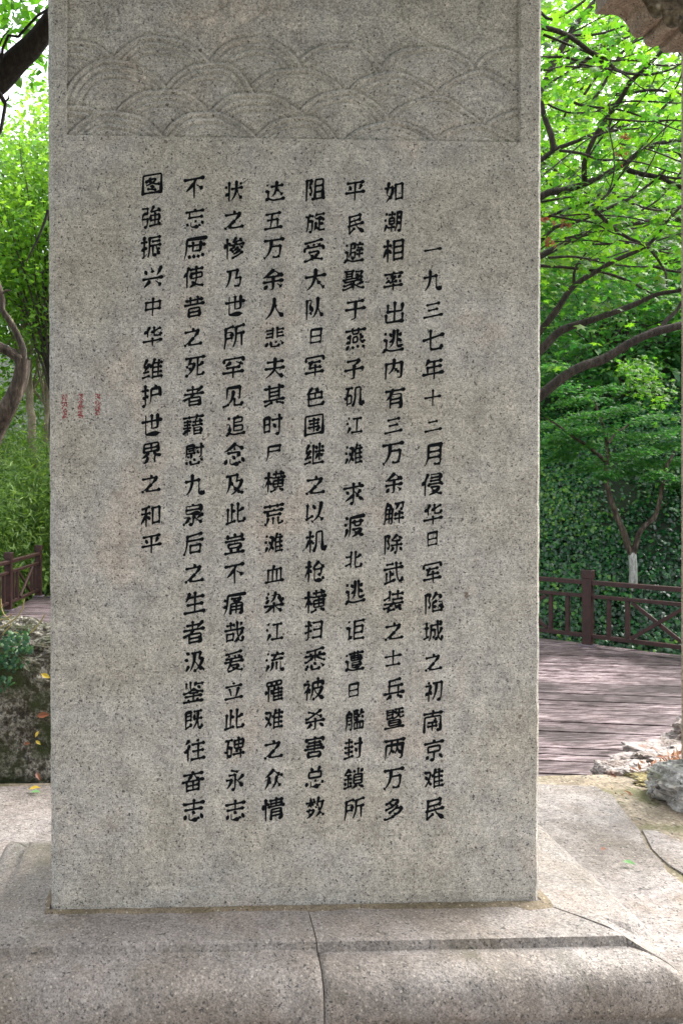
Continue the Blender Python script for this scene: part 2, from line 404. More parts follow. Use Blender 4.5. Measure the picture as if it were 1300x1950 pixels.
# --- pavilion floor with separate paving slabs
floor = prism('pavilion_floor', [(-4.2, -2.5), (5.2, -2.5), (5.2, 4.30), (3.4, 4.36), (1.9, 4.33), (-0.5, 4.32), (-4.2, 4.34)], -0.9, -0.012, MORTAR)
tag(floor, 'mortar bed and edge of the raised pavilion floor', None, kind='structure')
def pxpoly(pts, z=0.0): return [tuple(P(u, v, z=z)[:2]) for u, v in pts]
def rough_slab(poly, z1=0.0, amp=0.015, mat=SLAB, th=0.08):
    """irregular stone slab: outline jittered, top face subdivided and slightly uneven"""
    pts = []
    for i in range(len(poly)):
        a = Vector((*poly[i], 0)); b = Vector((*poly[(i + 1) % len(poly)], 0)); m = max(1, int((b - a).length / 0.06))
        for j in range(m):
            q = a.lerp(b, j / m); q += noise.noise_vector(q * 7) * amp; pts.append((q.x, q.y))
    bm = bmesh.new(); vv = [bm.verts.new((x, y, z1)) for x, y in pts]
    f = bm.faces.new(vv)
    if f.normal.z < 0: f.normal_flip()
    r = bmesh.ops.inset_region(bm, faces=[f], thickness=0.012, depth=0.0)
    inner = set(f.verts)
    bmesh.ops.triangulate(bm, faces=[f])
    bot = {}
    for v in vv: v.co.z = z1 - 0.008; bot[v] = bm.verts.new((v.co.x, v.co.y, z1 - th))
    for i in range(len(vv)):
        a, b = vv[i], vv[(i + 1) % len(vv)]
        bm.faces.new((a, bot[a], bot[b], b))
    bmesh.ops.recalc_face_normals(bm, faces=bm.faces[:])
    me = bpy.data.meshes.new('paving_slab'); bm.to_mesh(me); bm.free(); me.materials.append(mat)
    o = bpy.data.objects.new('paving_slab', me); C.objects.link(o); adopt(o, floor); return o
A = pxpoly([(1000, 1492), (1130, 1493), (1165, 1512), (1192, 1545), (1216, 1575), (1228, 1606), (1262, 1637), (1266, 1655), (1330, 1700), (1420, 1760)])
rough_slab([(-0.45, 4.27)] + [(1.2, 4.29)] + A[1:] + [(4.9, 1.2), (4.9, 0.3), (-0.45, 0.3)])
rough_slab(pxpoly([(1222, 1578), (1250, 1581), (1312, 1607), (1420, 1650), (1420, 1745), (1340, 1690), (1275, 1645), (1240, 1612)]), 0.004)
rough_slab([(-2.3, 4.28), (-0.48, 4.26), (-0.48, 2.2), (-2.3, 2.15)], 0.003)
rough_slab([(-2.3, 2.12), (-0.48, 2.17), (-0.48, -1.0), (-2.3, -1.0)], -0.002)
rough_slab([(-4.1, 4.28), (-2.34, 4.28), (-2.34, -1.0), (-4.1, -1.0)], 0.0)
rough_slab([(-0.45, 0.27), (4.9, 0.27), (4.9, -2.3), (-0.45, -2.3)], 0.0)

# ================================================================== STELE
SY = 2.20
xl = P(97, 1728, Y=SY).x; xr = P(1027, 1712, Y=SY).x; zb = 0.437 - 0.018
ST = 3.55; SD = 0.32
stele = thing('stone_stele', 'tall grey granite memorial slab with columns of black brush characters below carved waves', 'stele', ((xl + xr) / 2, SY + SD / 2, zb))
pxl, pxr = P(126, 262, Y=SY).x, P(991, 262, Y=SY).x
pzb = P(560, 264, Y=SY).z
def edge_x(z, side):
    base = (xl + 0.000) if side < 0 else xr
    # the slab widens very slightly towards the top
    w = (z - zb) / 2.8 * 0.010
    n1 = noise.noise(Vector((3.1 * side, 0, z * 9))) * 0.003 + noise.noise(Vector((side, 5, z * 41))) * 0.0022
    return base + side * (w + n1)
def build_body():
    V = []; F = []
    def vert(x, y, z): V.append((x, y, z)); return len(V) - 1
    zs = list(np.arange(zb - 0.01, pzb, 0.02)) + [pzb] + list(np.arange(pzb + 0.02, ST, 0.02)) + [ST]
    rows = []
    for z in zs:
        L = edge_x(z, -1); Rr = edge_x(z, 1)
        j1 = noise.noise(Vector((0, 9, z * 30))) * 0.003; j2 = noise.noise(Vector((7, 9, z * 30))) * 0.003
        rows.append([vert(L, SY + SD, z), vert(L, SY + 0.014, z), vert(L + 0.017 + j1, SY, z), vert(pxl, SY, z),
                     vert(pxr, SY, z), vert(Rr - 0.011 + j2, SY, z), vert(Rr, SY + 0.012, z), vert(Rr, SY + SD, z)])
    for i in range(len(rows) - 1):
        a, b = rows[i], rows[i + 1]
        for k in range(7):
            if k == 3 and zs[i] >= pzb - 1e-6: continue
            F.append((a[k], a[k + 1], b[k + 1], b[k]))
        F.append((a[7], a[0], b[0], b[7]))
    F.append(tuple(rows[-1])); 
    o = mesh_obj('slab', V, F, STELE)
    return adopt(o, stele)
build_body()
# wave relief: rows of overlapping scales, front (lower) rows on top, concentric ridges, sunk panel
ARCS = []
def arc(u, top, half, h, rings):
    # circle through (u,top) and (u±half, top+h)
    r = (half * half + h * h) / (2 * h); ARCS.append((u, top + r, r, rings))
for u, t, rg in ((220, 211, 3), (395, 213, 2), (560, 218, 2), (740, 221, 1), (908, 226, 1)): arc(u, t, 91, 50, rg)
for u, t, rg in ((132, 205, 2), (307, 167, 3), (484, 172, 3), (650, 168, 2), (822, 176, 1), (995, 196, 1)): arc(u, t, 93, 50, rg)
for u, t, rg in ((222, 118, 3), (393, 119, 3), (560, 122, 1), (745, 128, 2), (915, 127, 1)): arc(u, t, 93, 52, rg)
for u, t, rg in ((135, 78, 3), (305, 69, 3), (482, 70, 3), (640, 76, 1), (812, 76, 1), (985, 78, 1)): arc(u, t, 93, 52, rg)
CLOUD = [[(160, -60), (185, 10), (200, 60), (225, 62), (222, 20), (195, 0), (205, -40)],
         [(440, 60), (500, 20), (520, -30)], [(750, -30), (765, 30), (790, 55), (838, 78)], [(912, -20), (912, 35), (950, 52)], [(560, -30), (600, 5), (650, 18)], [(330, 40), (380, 32), (455, -10)]]
def build_relief():
    nu, nv = 540, 300
    us = np.linspace(126, 991, nu)
    X = np.linspace(pxl, pxr, nu); Z = np.linspace(pzb, ST - 0.02, nv)
    # photo-scale plane coordinates of the stele face (px per metre constant on the plane)
    pm = 865.0 / (pxr - pxl)
    U, Zg = np.meshgrid(us, Z); Vv = 264 - (Zg - pzb) * pm
    H = np.full(U.shape, -1.0); G = np.zeros(U.shape)
    done = np.zeros(U.shape, bool)
    arcs = list(ARCS)
    U0_ = U; U = U + 3.5 * np.sin(Vv / 23 + U0_ / 71) + 2 * np.sin(U0_ / 17 + Vv / 31); Vv0 = Vv; Vv = Vv + 3 * np.sin(U0_ / 37 + Vv0 / 53) + 1.5 * np.sin(U0_ / 13)
    for (cu, cv, r, rg) in arcs:
        d = np.hypot(U - cu, Vv - cv); ins = (d <= r) & (Vv < cv) & ~done
        e = r - d                                   # distance inside the rim
        hh = 0.30 + 0.22 * np.exp(-(e / 16.0) ** 2)
        for q in range(1, rg + 3):
            am = 1.0 if q <= rg else .35
            hh = hh - am * 0.70 * np.exp(-((e - 11.5 * q) / 2.2) ** 2) + am * 0.22 * np.exp(-((e - 11.5 * q + 5.5) / 4) ** 2)
        hh = hh - 0.6 * np.exp(-(e / 2.4) ** 2)
        H = np.where(ins, hh - 0.004 * (r - d), H); 
        near = (~ins) & (~done) & (d > r) & (d < r + 7) & (Vv < cv)
        G = np.maximum(G, np.where(near, 0.85 * np.exp(-((d - r) / 3.4) ** 2), 0)); done |= ins
    H = np.where(done, H, 0.02)
    for ln in CLOUD:
        for a, b in zip(ln[:-1], ln[1:]):
            ax, ay = a; bx, by = b; L2 = (bx - ax) ** 2 + (by - ay) ** 2
            t = np.clip(((U - ax) * (bx - ax) + (Vv - ay) * (by - ay)) / L2, 0, 1)
            d = np.hypot(U - ax - t * (bx - ax), Vv - ay - t * (by - ay))
            H = H - np.where(done, 0, 0.55 * np.exp(-(d / 3.2) ** 2))
    H = H - G; U = U0_; Vv = Vv0
    fade = np.interp(U, [126, 450, 700, 991], [1.0, 1.0, 0.85, 0.8])
    D = 0.010 - 0.0088 * H * fade * 0.98             # depth behind the slab face (m)
    rn = rng.normal(size=U.shape); rn = (rn + np.roll(rn, 1, 0) + np.roll(rn, 1, 1) + np.roll(rn, (1, 1), (0, 1))) / 4
    D += 0.0003 * rn
    bu = np.minimum(U - 126, 991 - U); bz = (Zg - pzb) * pm
    D += 0.002 * np.exp(-(bu / 3.0) ** 2) + 0.006 * np.exp(-(bz / 3.2) ** 2)
    D = np.maximum(D, 0.0012)
    edge = np.zeros(U.shape, bool); edge[0, :] = edge[-1, :] = True; edge[:, 0] = edge[:, -1] = True
    D[edge] = 0.0
    Xg = np.broadcast_to(X, U.shape)
    V = np.stack([Xg, SY + D, Zg], -1).reshape(-1, 3); idx = np.arange(nu * nv).reshape(nv, nu)
    F = np.stack([idx[:-1, :-1], idx[:-1, 1:], idx[1:, 1:], idx[1:, :-1]], -1).reshape(-1, 4)
    o = fast_mesh('wave_relief', V, F, STELE); adopt(o, stele)
    o['label'] = 'sunk panel carved with rows of overlapping arched waves'
build_relief()

# --- the inscription: every character a mesh of brush strokes
# brush-stroke centre lines (x, y in hundredths of the character square), one row per distinct character in code-point order
STROKES = [
[[10,52,88,52]],
[[84,29,83,21,81,17],[37,88,37,27,39,17],[11,54,87,66],[39,17,45,14,75,14,81,17]],
[[36,58,77,57],[48,14,54,11,64,11,70,12,72,16],[8,12,13,14],[77,57,76,28,72,16],[36,84,36,60,32,41,24,26,13,14],[11,84,86,84]],
[[22,51,73,51],[12,18,86,18],[17,81,81,81]],
[[11,84,86,84],[48,64,41,62,34,54,14,39],[59,60,86,40],[54,83,48,68,49,12]],
[[73,89,73,38,48,37],[48,90,48,37],[24,88,24,18,84,17],[10,67,87,67]],
[[35,46,40,44],[40,44,44,39,44,34],[59,47,64,46,65,44],[83,64,82,13,80,11,68,11],[61,84,60,49,52,31],[83,64,15,64,14,11],[36,84,36,49,27,30],[65,44,74,32,74,29],[11,84,87,84]],
[[83,73,83,37],[15,42,83,42],[15,73,83,73],[48,90,48,11],[15,73,14,36]],
[[54,16,58,13,75,14],[57,50,81,50],[81,50,80,25,78,18,75,14],[29,84,29,64,26,46,21,29,10,12],[67,85,65,83,59,54,57,50],[14,84,67,85]],
[[48,87,52,81,51,72],[15,19,11,15,11,12],[38,32,29,22,31,19],[75,72,73,65],[52,43,26,24,20,23,15,19],[73,65,52,43],[14,72,75,72],[31,19,41,15,50,14,79,14,88,16]],
[[67,66,67,16,68,14,76,12,86,12,89,15,90,23],[12,66,67,66],[38,89,38,60,33,39,28,29,21,19,11,12]],
[[11,21,86,21],[19,77,79,77]],
[[17,84,80,84],[11,53,87,53],[49,84,49,14,40,11,31,12]],
[[70,53,68,16],[11,16,87,16],[16,81,80,81],[21,54,70,53],[43,81,41,57,34,16]],
[[49,43,23,43,22,64,24,65,75,64,74,43,49,43],[46,91,49,85,50,80],[32,12,34,11,46,11,48,12],[49,43,48,12],[81,19,84,14],[24,28,15,18],[71,30,81,19],[11,79,86,79]],
[[47,64,52,61,54,55],[54,55,58,44,67,31,86,14],[48,89,48,67,44,60,41,48,31,30,12,13]],
[[20,82,20,26],[20,26,27,28,43,36],[45,15,41,12],[20,26,16,22],[66,34,79,23,87,13],[77,87,74,62,68,36,55,21,45,15],[42,81,52,64]],
[[81,61,84,59,91,61],[63,39,67,37],[28,41,34,39,39,34],[50,90,48,86],[48,86,39,76,17,61,12,59],[31,57,25,32,21,24,12,12],[66,56,64,56,63,42,59,30,54,22,45,12],[48,86,61,74,81,61],[67,37,78,21,83,15]],
[[27,29,14,17],[49,88,64,76,81,65,88,62,91,63],[23,67,28,62,69,62,72,68],[49,88,17,64,10,61,7,62],[66,31,68,31,83,16],[14,43,84,43],[49,62,49,14,46,11,37,11]],
[[38,64,38,45],[42,33,52,22],[55,23,37,12,33,11,31,12],[20,66,14,64,8,56,8,52],[29,90,21,70,21,11],[55,23,57,21,71,14,84,11,89,12],[38,64,85,65,86,46,38,45],[35,81,89,81],[61,90,61,38,55,23]],
[[34,52,34,44],[43,76,80,76],[40,64,80,64],[34,52,87,52],[45,40,77,40,75,33],[87,52,88,44],[40,88,80,88,80,64],[64,21,66,18,69,16,82,11,87,12],[19,65,11,59,8,52],[75,33,65,22,52,16,35,11],[45,40,46,36,58,20],[29,90,19,68,20,11]],
[[10,45,87,45],[13,79,22,64],[84,86,71,62,65,55],[62,33,65,32,86,12],[35,34,18,18,11,13],[40,88,46,74,48,66]],
[[27,85,75,90],[61,26,62,26,70,22],[66,65,66,36],[70,22,84,13],[33,25,14,12],[10,36,88,36],[27,85,26,36],[26,65,82,65]],
[[28,64,70,64],[28,48,70,48],[9,12,13,12,39,22],[59,21,66,21,84,12,88,12],[28,91,28,31],[10,31,88,31],[70,91,70,31],[13,80,85,80]],
[[63,42,71,34],[15,74,14,11],[83,74,82,13,80,11,72,11,68,11,65,13],[45,53,51,54,63,42],[15,74,83,74],[49,91,48,57,38,41,26,31]],
[[12,74,12,86,13,88,84,88,85,74],[38,74,37,68],[25,45,78,45],[33,66,25,45],[12,26,86,26],[52,55,52,11],[22,67,75,67]],
[[19,82,20,57],[82,43,82,11],[20,57,78,56,78,81],[48,90,48,17],[15,43,16,16,82,16]],
[[64,11,77,12,80,16],[10,74,33,74],[33,74,33,69,31,65],[23,48,32,48],[36,52,32,48],[21,90,26,82],[44,82,85,82],[23,48,9,38],[85,82,83,34,80,16],[32,48,32,45,37,38],[59,82,59,62,55,40,49,26,41,14],[31,65,24,51,24,11]],
[[89,30,88,19],[61,14,85,14,88,19],[12,67,35,67],[82,70,66,59,58,57],[58,88,58,25,59,18,61,14],[11,25,28,32,35,32],[36,89,36,12]],
[[49,90,49,11],[10,55,88,55]],
[[84,64,86,62,86,57,84,54],[56,56,59,52,82,52,84,54],[25,76,22,75,12,68,10,68],[38,92,35,91,28,82],[28,82,26,79,26,51],[55,73,61,74,81,83,84,82],[41,68,55,71],[48,42,48,11],[10,32,87,32],[55,89,56,56]],
[[65,57,63,57,61,54],[61,54,57,44],[68,11,78,11,80,12],[16,11,16,64,17,65,81,65,82,16,80,12],[28,29,69,29],[48,44,48,12],[49,90,48,66],[11,81,86,81],[29,44,68,44]],
[[64,86,59,63],[76,16,84,13,89,14],[31,62,35,61,42,48],[59,63,82,62],[36,60,52,34,57,29,58,26,57,23],[62,26,64,22,76,16],[14,86,64,86],[30,85,31,65,28,49,22,32,14,19],[82,62,79,50,71,37,51,19,35,12]],
[[47,78,49,71],[75,76,71,69,70,64],[27,46,70,47,70,42,65,36],[53,24,55,20],[42,20,48,23,53,24],[8,14,11,12,16,12,42,20],[27,46,29,40,44,26,45,23],[55,20,73,14,85,12],[22,78,24,74,24,64],[14,85,50,87,77,91,83,89],[12,52,12,64,85,64,86,52],[65,36,53,24]],
[[20,82,55,86,76,89,83,88],[80,44,80,16],[35,16,80,16],[35,44,35,16],[10,15,9,12,11,9],[35,44,80,44],[20,64,88,64],[20,82,18,41,14,23,10,15]],
[[34,50,40,43],[55,22,83,22],[28,52,34,50],[40,43,43,38],[55,82,83,82],[55,82,55,16],[28,52,25,52,14,35,8,26,8,22],[28,85,27,59,28,50,28,11],[10,63,45,63],[83,82,83,16],[12,83,42,89]],
[[16,46,45,46],[16,22,44,22],[45,46,44,22],[16,46,16,16],[87,28,89,22,86,12,78,12,73,16],[85,51,83,51,76,39,68,31],[74,88,82,79],[10,62,87,62],[68,25,51,12,48,13],[60,91,61,66,63,45,70,21,73,16],[31,91,31,62],[14,81,48,81]],
[[13,15,13,88,85,87,85,15],[57,31,61,28,68,29,70,31],[13,15,85,15],[72,43,72,38,70,31],[24,43,72,43],[30,57,68,57],[26,71,71,71],[48,78,48,25]],
[[13,14,13,86,84,87,84,14],[31,31,38,31,65,24],[41,78,40,72],[13,14,84,14],[41,42,58,37],[34,67,46,57,46,55],[52,56,56,52,66,48,73,47,78,48],[22,62,24,62,32,66,39,72,66,71,64,67,59,62,51,56,24,46]],
[[88,29,90,22,88,14],[78,90,84,84,84,76],[81,13,86,12,88,14],[69,25,59,14],[57,57,57,31,56,28,54,27],[69,25,72,26],[40,57,57,57],[48,26,54,27],[86,59,79,40,74,35],[10,68,29,68],[20,89,20,29],[10,25,28,32],[40,76,39,36,35,21,32,16],[40,76,84,76],[68,91,68,65,71,42,74,24,78,16,81,13]],
[[10,61,87,61],[48,89,48,17],[15,16,82,16]],
[[61,57,66,59],[32,69,34,69,38,67],[38,67,42,64,44,60],[61,57,59,50],[45,90,43,84],[14,71,26,74,39,83,68,83,68,79,61,70],[10,14,14,11,24,12,49,20],[30,35,56,50,83,49],[83,49,82,45,72,32,59,26,56,22,49,20],[51,32,57,25],[14,49,38,56,61,70]],
[[68,29,80,16,86,13],[48,61,52,57,57,44,68,29],[11,64,86,64],[49,90,48,65,42,47,35,32,28,24,23,19,11,13]],
[[18,76,81,76],[11,49,86,49],[48,90,48,46,42,35,20,16,12,12],[46,44,49,44,52,41,57,31,69,20,86,12,90,14]],
[[43,78,40,70],[49,91,46,79],[49,51,49,16],[23,34,74,34],[40,70,25,53],[23,16,74,16],[54,78,55,72,62,64,72,56,72,53],[13,79,86,79],[22,53,22,11],[72,53,74,52,74,11],[8,52,11,51,20,53,28,52,69,52,76,54,89,52]],
[[55,80,85,80],[55,20,85,20],[42,71,40,51,34,36,11,12],[15,44,39,24],[55,80,55,14],[85,80,85,15],[9,71,42,71],[26,91,24,90,22,74,20,69,15,44]],
[[19,84,73,84],[11,49,88,49],[50,64,49,62,48,13,38,11,31,12],[73,84,72,79,50,64]],
[[48,91,50,83],[13,82,13,72],[84,82,84,72],[23,14,75,14],[23,31,23,14],[19,56,78,56],[11,44,86,44],[23,31,75,31,75,14],[22,68,74,68],[49,72,49,32],[13,82,84,82]],
[[79,89,79,14,76,11,66,11,61,14],[54,69,89,69],[8,15,47,21],[58,52,64,37],[9,59,45,59],[11,39,44,39],[28,50,28,19],[12,79,43,79],[28,91,28,60]],
[[80,85,80,62],[21,62,80,62],[80,85,21,84,21,42,16,24,11,14]],
[[22,72,28,62,28,56],[75,72,68,56,66,55],[15,84,82,84],[11,44,87,44],[48,84,48,11]],
[[25,58,25,33],[29,88,28,82,15,65],[25,58,81,58],[26,80,83,79],[9,32,88,32],[53,79,53,11]],
[[52,91,55,81],[46,25,48,13],[63,23,66,13],[79,27,85,17],[41,71,42,39],[32,24,27,14],[72,71,72,39,42,39],[27,60,87,60],[88,81,18,81,16,34,10,15,11,11]],
[[33,43,31,21,28,13],[80,25,84,16],[61,91,57,88],[76,28,80,25],[45,54,45,35],[47,70,56,69,80,72],[83,54,83,35],[32,85,32,65],[86,15,87,13],[10,44,33,43],[11,86,32,85],[17,11,26,11,28,13],[57,88,47,70],[45,35,83,35],[45,54,83,54],[64,62,64,15],[32,65,13,64,10,44],[41,13,78,16,86,15],[76,81,80,74,86,68,86,65]],
[[14,50,9,44],[31,69,29,69,26,66],[21,54,14,50],[59,89,62,82],[25,89,12,75],[62,72,62,14],[41,45,83,45],[38,72,86,72],[26,66,21,56,22,11],[35,14,88,14]],
[[78,32,86,18,85,14],[71,21,69,14],[18,34,12,18],[42,45,54,37],[31,36,31,16,32,13,38,12,65,12,69,14],[48,90,48,55],[10,77,87,77],[16,54,81,54]],
[[49,40,55,34],[24,80,24,55],[31,34,31,18,33,14,38,13,66,13,69,15],[24,55,81,54],[72,22,71,18,69,15],[48,91,50,81],[80,34,87,21],[17,31,13,22],[11,80,85,80]],
[[17,34,11,17],[71,22,69,15],[31,35,31,18,33,14,66,13,69,15],[44,73,49,71],[41,44,51,33],[21,58,69,58,69,52,61,44],[78,35,87,18],[49,91,31,77,18,69,11,66,6,68],[49,91,50,88,61,80,85,67]],
[[71,19,70,14],[49,38,54,33],[17,31,11,18],[31,34,32,16,34,12,67,12,70,14],[79,32,85,23],[31,90,36,81,36,72],[68,89,60,72],[60,72,74,72,75,71,75,49,74,48,22,49,22,71,24,72,60,72]],
[[35,14,38,12,64,12,67,13],[34,32,35,14],[57,65,59,59,64,55],[16,22,11,15,8,15],[20,31,16,22],[41,65,35,56],[43,38,54,31],[27,76,31,70,31,66],[69,20,67,13],[49,87,49,46],[72,79,66,71,65,66],[64,55,86,43,89,44],[16,84,46,86,74,91,82,89],[7,44,12,42,18,45,35,56],[11,66,87,66],[71,33,74,32,80,26,87,17]],
[[59,69,82,69],[15,69,39,69],[69,21,67,15],[59,83,86,83],[32,35,33,16],[11,54,39,54],[33,16,36,13,42,12,60,12,67,15],[59,54,87,54],[12,83,39,83],[52,34,56,28],[75,35,86,16],[19,31,9,16],[59,91,59,47],[39,91,39,47]],
[[11,72,8,54],[26,77,29,67],[40,25,81,25],[70,11,80,12],[40,38,81,38],[19,91,19,11],[33,61,89,61],[36,84,86,84],[61,91,60,61],[38,72,83,72],[40,11,41,50,81,50,81,17,80,12]],
[[72,87,77,82,78,78],[42,51,33,44,29,45],[27,76,30,67],[38,38,42,37,46,39],[50,62,49,57,42,51],[19,91,19,11],[57,75,55,63],[41,11,65,19,74,23,81,29,86,29],[57,90,44,76],[11,73,8,54],[73,39,58,30,43,25],[65,49,46,39],[71,62,72,57,87,45],[44,76,54,75,79,78,82,76],[30,67,35,63,88,63]],
[[30,29,31,14],[25,68,45,68],[74,30,79,27],[31,14,36,12,64,12,68,13,68,15],[59,64,64,59],[64,59,66,53],[35,57,34,39,33,38],[15,77,47,77],[23,47,20,42],[79,27,83,21],[44,34,52,26],[70,20,68,15],[14,58,51,57],[17,26,12,16],[78,90,78,42,76,38,69,38],[57,76,88,76],[47,77,46,89,16,89,15,88,14,54,10,42]],
[[15,68,39,68,40,46],[15,46,40,46],[78,59,78,12],[56,82,56,48,54,33,45,12],[15,82,41,88,46,86],[56,82,86,88,89,87],[15,82,14,36,9,12,10,9],[56,59,88,59]],
[[48,52,83,52],[44,18,83,18],[44,82,83,82],[83,82,83,11],[10,42,37,49],[10,72,36,72],[24,90,24,16,22,12,14,11]],
[[23,46,34,49],[9,14,13,11,19,12],[47,50,85,50],[63,89,67,84,67,75],[10,72,34,72],[85,45,84,75,48,75,47,74,46,38,45,29,40,17],[10,42,22,44],[22,91,22,16,22,13,19,12]],
[[72,39,76,36,80,38],[54,71,84,71],[84,42,80,38],[56,55,57,15],[43,86,86,86],[21,46,32,49],[57,15,71,19],[10,41,21,44],[10,72,31,72],[69,55,70,46,75,32,82,19,87,16],[43,55,88,55],[43,86,42,30,37,12],[21,91,21,19,21,13,18,11,14,11]],
[[29,91,30,72],[27,67,29,67,29,56],[34,23,36,21],[26,48,25,43],[61,61,66,42,69,38,72,38],[21,42,19,35],[53,54,52,49],[44,87,41,81],[58,62,61,61],[24,27,29,25],[19,35,18,31,29,24,27,20],[30,72,32,68,42,62],[12,42,42,42],[30,72,14,57],[9,74,48,74],[81,72,78,52,71,35,71,30],[42,42,42,38,35,26,21,16,11,12],[61,72,87,72],[64,90,59,66,53,54],[71,30,52,13],[71,30,88,13]],
[[19,56,36,56],[60,19,67,16],[67,39,85,39],[86,62,83,51],[68,14,73,12,89,13],[24,87,26,82,26,76],[21,13,24,11,30,11,32,13],[53,79,89,79],[52,46,51,31,44,13],[67,62,67,15,68,14],[9,76,40,76],[51,28,54,27,60,19],[36,56,35,22,32,13],[19,75,16,31,12,19,9,14],[55,88,54,81,46,69,48,64,51,62,86,62]],
[[66,43,71,41,72,14],[88,26,89,24,89,16,87,14],[72,14,74,12,85,12,87,14],[15,51,38,52],[15,69,38,69],[52,84,86,84],[38,85,38,52],[34,38,40,24],[14,19,38,28],[38,85,14,85,14,22,11,12],[52,53,88,53],[70,84,70,66,67,46,62,34,48,12],[55,72,52,53]],
[[22,51,76,51],[22,18,76,18],[76,84,22,84,22,12],[76,84,76,12]],
[[61,12,69,12,76,14],[13,56,35,56],[13,28,35,28],[35,83,35,28],[51,56,62,39],[77,89,77,16,76,14],[46,72,88,72],[35,83,12,82,12,21]],
[[25,14,73,14],[25,30,73,30],[64,90,64,61],[16,79,82,79],[32,90,32,61],[11,61,88,61],[25,14,25,46,72,46,73,14]],
[[16,79,42,79],[16,68,42,68],[23,32,76,32],[56,81,54,72],[73,52,88,51,89,57],[9,12,88,12],[42,52,52,50,68,63],[24,42,75,42,76,41,75,22],[54,72,88,72],[37,61,42,52],[52,88,86,88],[16,88,42,89,42,68],[71,88,68,66,72,63,73,52],[24,42,23,22,24,21,75,22],[16,88,15,52],[15,52,39,55]],
[[25,63,75,63],[23,40,75,40],[52,14,57,11,72,12],[75,85,24,85,24,42,17,22,10,12],[75,85,75,16,74,14,72,12]],
[[40,87,38,79],[30,29,75,29],[30,45,75,45],[11,79,87,79],[30,61,76,61,75,13,72,11,62,11],[35,78,29,59,10,43],[27,57,29,56,29,11]],
[[42,16,46,22,51,39,52,85,76,86,77,14,78,13],[36,46,39,42,39,41],[26,54,31,52,36,46],[78,13,88,12,90,14,90,17],[91,27,90,17],[42,16,40,11],[22,55,19,52,8,30,8,27],[10,71,39,71],[26,91,24,59,26,51,26,11]],
[[43,78,45,76,45,73],[54,75,57,71,76,61,81,60],[49,56,49,14,47,11,39,11],[11,45,86,45],[19,87,21,88,43,78],[69,33,85,18],[31,34,11,18],[9,61,16,59,27,64,48,75,51,75,71,88]],
[[48,57,75,57],[42,63,48,57],[75,57,75,42,73,35],[48,57,49,16,52,13,79,13,81,15],[85,25,84,19,81,15],[62,34,73,35],[19,55,23,54,23,11],[10,71,32,71],[22,58,26,57,34,47],[23,91,22,62,11,38,8,28],[62,86,64,86,75,71,85,62,89,61],[62,86,38,61]],
[[73,55,76,53,84,53,87,55],[86,67,88,62,87,55],[12,76,21,72],[25,64,13,51],[38,81,71,81,73,55],[54,91,50,70,42,59,34,53],[55,38,61,29,68,24,84,14,88,15],[42,37,26,21,11,13,8,14],[18,90,25,87],[49,49,49,11],[11,39,41,39,45,38,52,38,57,39,88,39]],
[[21,54,27,54,30,50],[34,12,40,11,53,19],[71,19,77,18],[21,54,22,54,22,11],[43,41,85,41],[22,91,22,58,16,51,8,31],[30,50,32,46,34,39],[85,54,43,54,44,28,85,28],[64,67,64,28],[85,54,85,28],[75,91,75,68],[77,18,88,11],[53,91,53,68],[42,82,87,82],[10,71,34,71,39,67,89,67]],
[[63,15,80,14,85,14,86,16],[35,61,48,61],[17,71,17,15],[82,67,65,57,60,56],[60,90,60,21,61,18,63,15],[34,90,34,18],[11,13,48,20],[89,28,88,19,86,16]],
[[79,12,84,12],[18,86,47,86],[74,16,79,12],[18,51,18,15],[78,86,84,79],[35,45,51,45],[52,20,55,21,57,18],[10,68,88,68],[61,89,64,44,69,24,74,16],[10,12,52,20],[88,29,89,26,89,21,88,15,84,12],[35,57,35,18]],
[[8,14,11,14,19,18],[88,25,88,21,86,16],[17,55,12,48],[61,16,63,14,69,14,79,14,86,16],[23,63,45,62],[22,46,35,36],[45,62,46,57,43,49,38,38,29,26,19,18],[83,62,69,52,60,49],[29,85,24,65,17,55],[60,85,61,16],[10,85,87,85]],
[[85,22,83,15],[82,28,85,22],[16,65,76,66],[52,44,57,29,71,13],[48,65,50,45],[76,66,76,86,17,86,15,14],[15,14,42,20],[16,44,83,44],[71,13,80,12,83,15]],
[[34,12,35,11,47,12],[22,71,48,71],[10,53,33,52],[48,71,50,56,49,51,49,15,47,12],[32,90,59,81],[33,52,31,43,24,32,18,24,11,19],[84,63,68,49,61,45],[50,53,53,52,82,21,85,19]],
[[85,21,90,21],[34,11,47,12],[78,82,78,75],[77,58,63,45],[18,62,28,51],[71,33,85,21],[68,89,78,82],[49,58,56,55,64,41,71,33],[11,75,86,75],[48,90,48,66,49,61,48,56,48,15,47,12],[48,41,41,39,13,23]],
[[16,89,22,85],[61,82,61,18],[8,62,11,63,17,59],[41,82,82,82],[36,17,88,17],[27,39,22,29,14,14,14,13]],
[[72,84,72,78,66,59],[46,12,49,12,56,16],[24,34,13,14],[66,59,82,58],[83,14,89,14],[47,53,51,51],[14,89,27,82],[8,62,11,63,22,57],[38,84,72,84],[51,51,66,28,83,14],[82,58,81,51,74,35,63,22,56,16],[48,84,48,56,38,26,30,14]],
[[21,69,77,69],[12,41,33,41,32,35,29,31],[47,91,45,84],[8,16,10,15,14,17],[32,13,36,11,47,12],[49,54,49,16,47,12],[29,31,24,24,14,17],[58,35,67,26,79,18,87,15],[21,83,76,83,77,55],[49,41,52,40,58,35],[86,46,77,43,63,33],[21,83,21,54,77,55]],
[[17,87,22,84],[10,63,18,59],[59,91,62,79],[76,46,77,13,79,12,88,12,89,15,90,22],[59,46,59,15],[78,65,85,56],[42,46,41,25,34,15,31,12],[38,57,79,60],[24,34,13,15,14,11],[53,78,43,58],[35,79,88,79]],
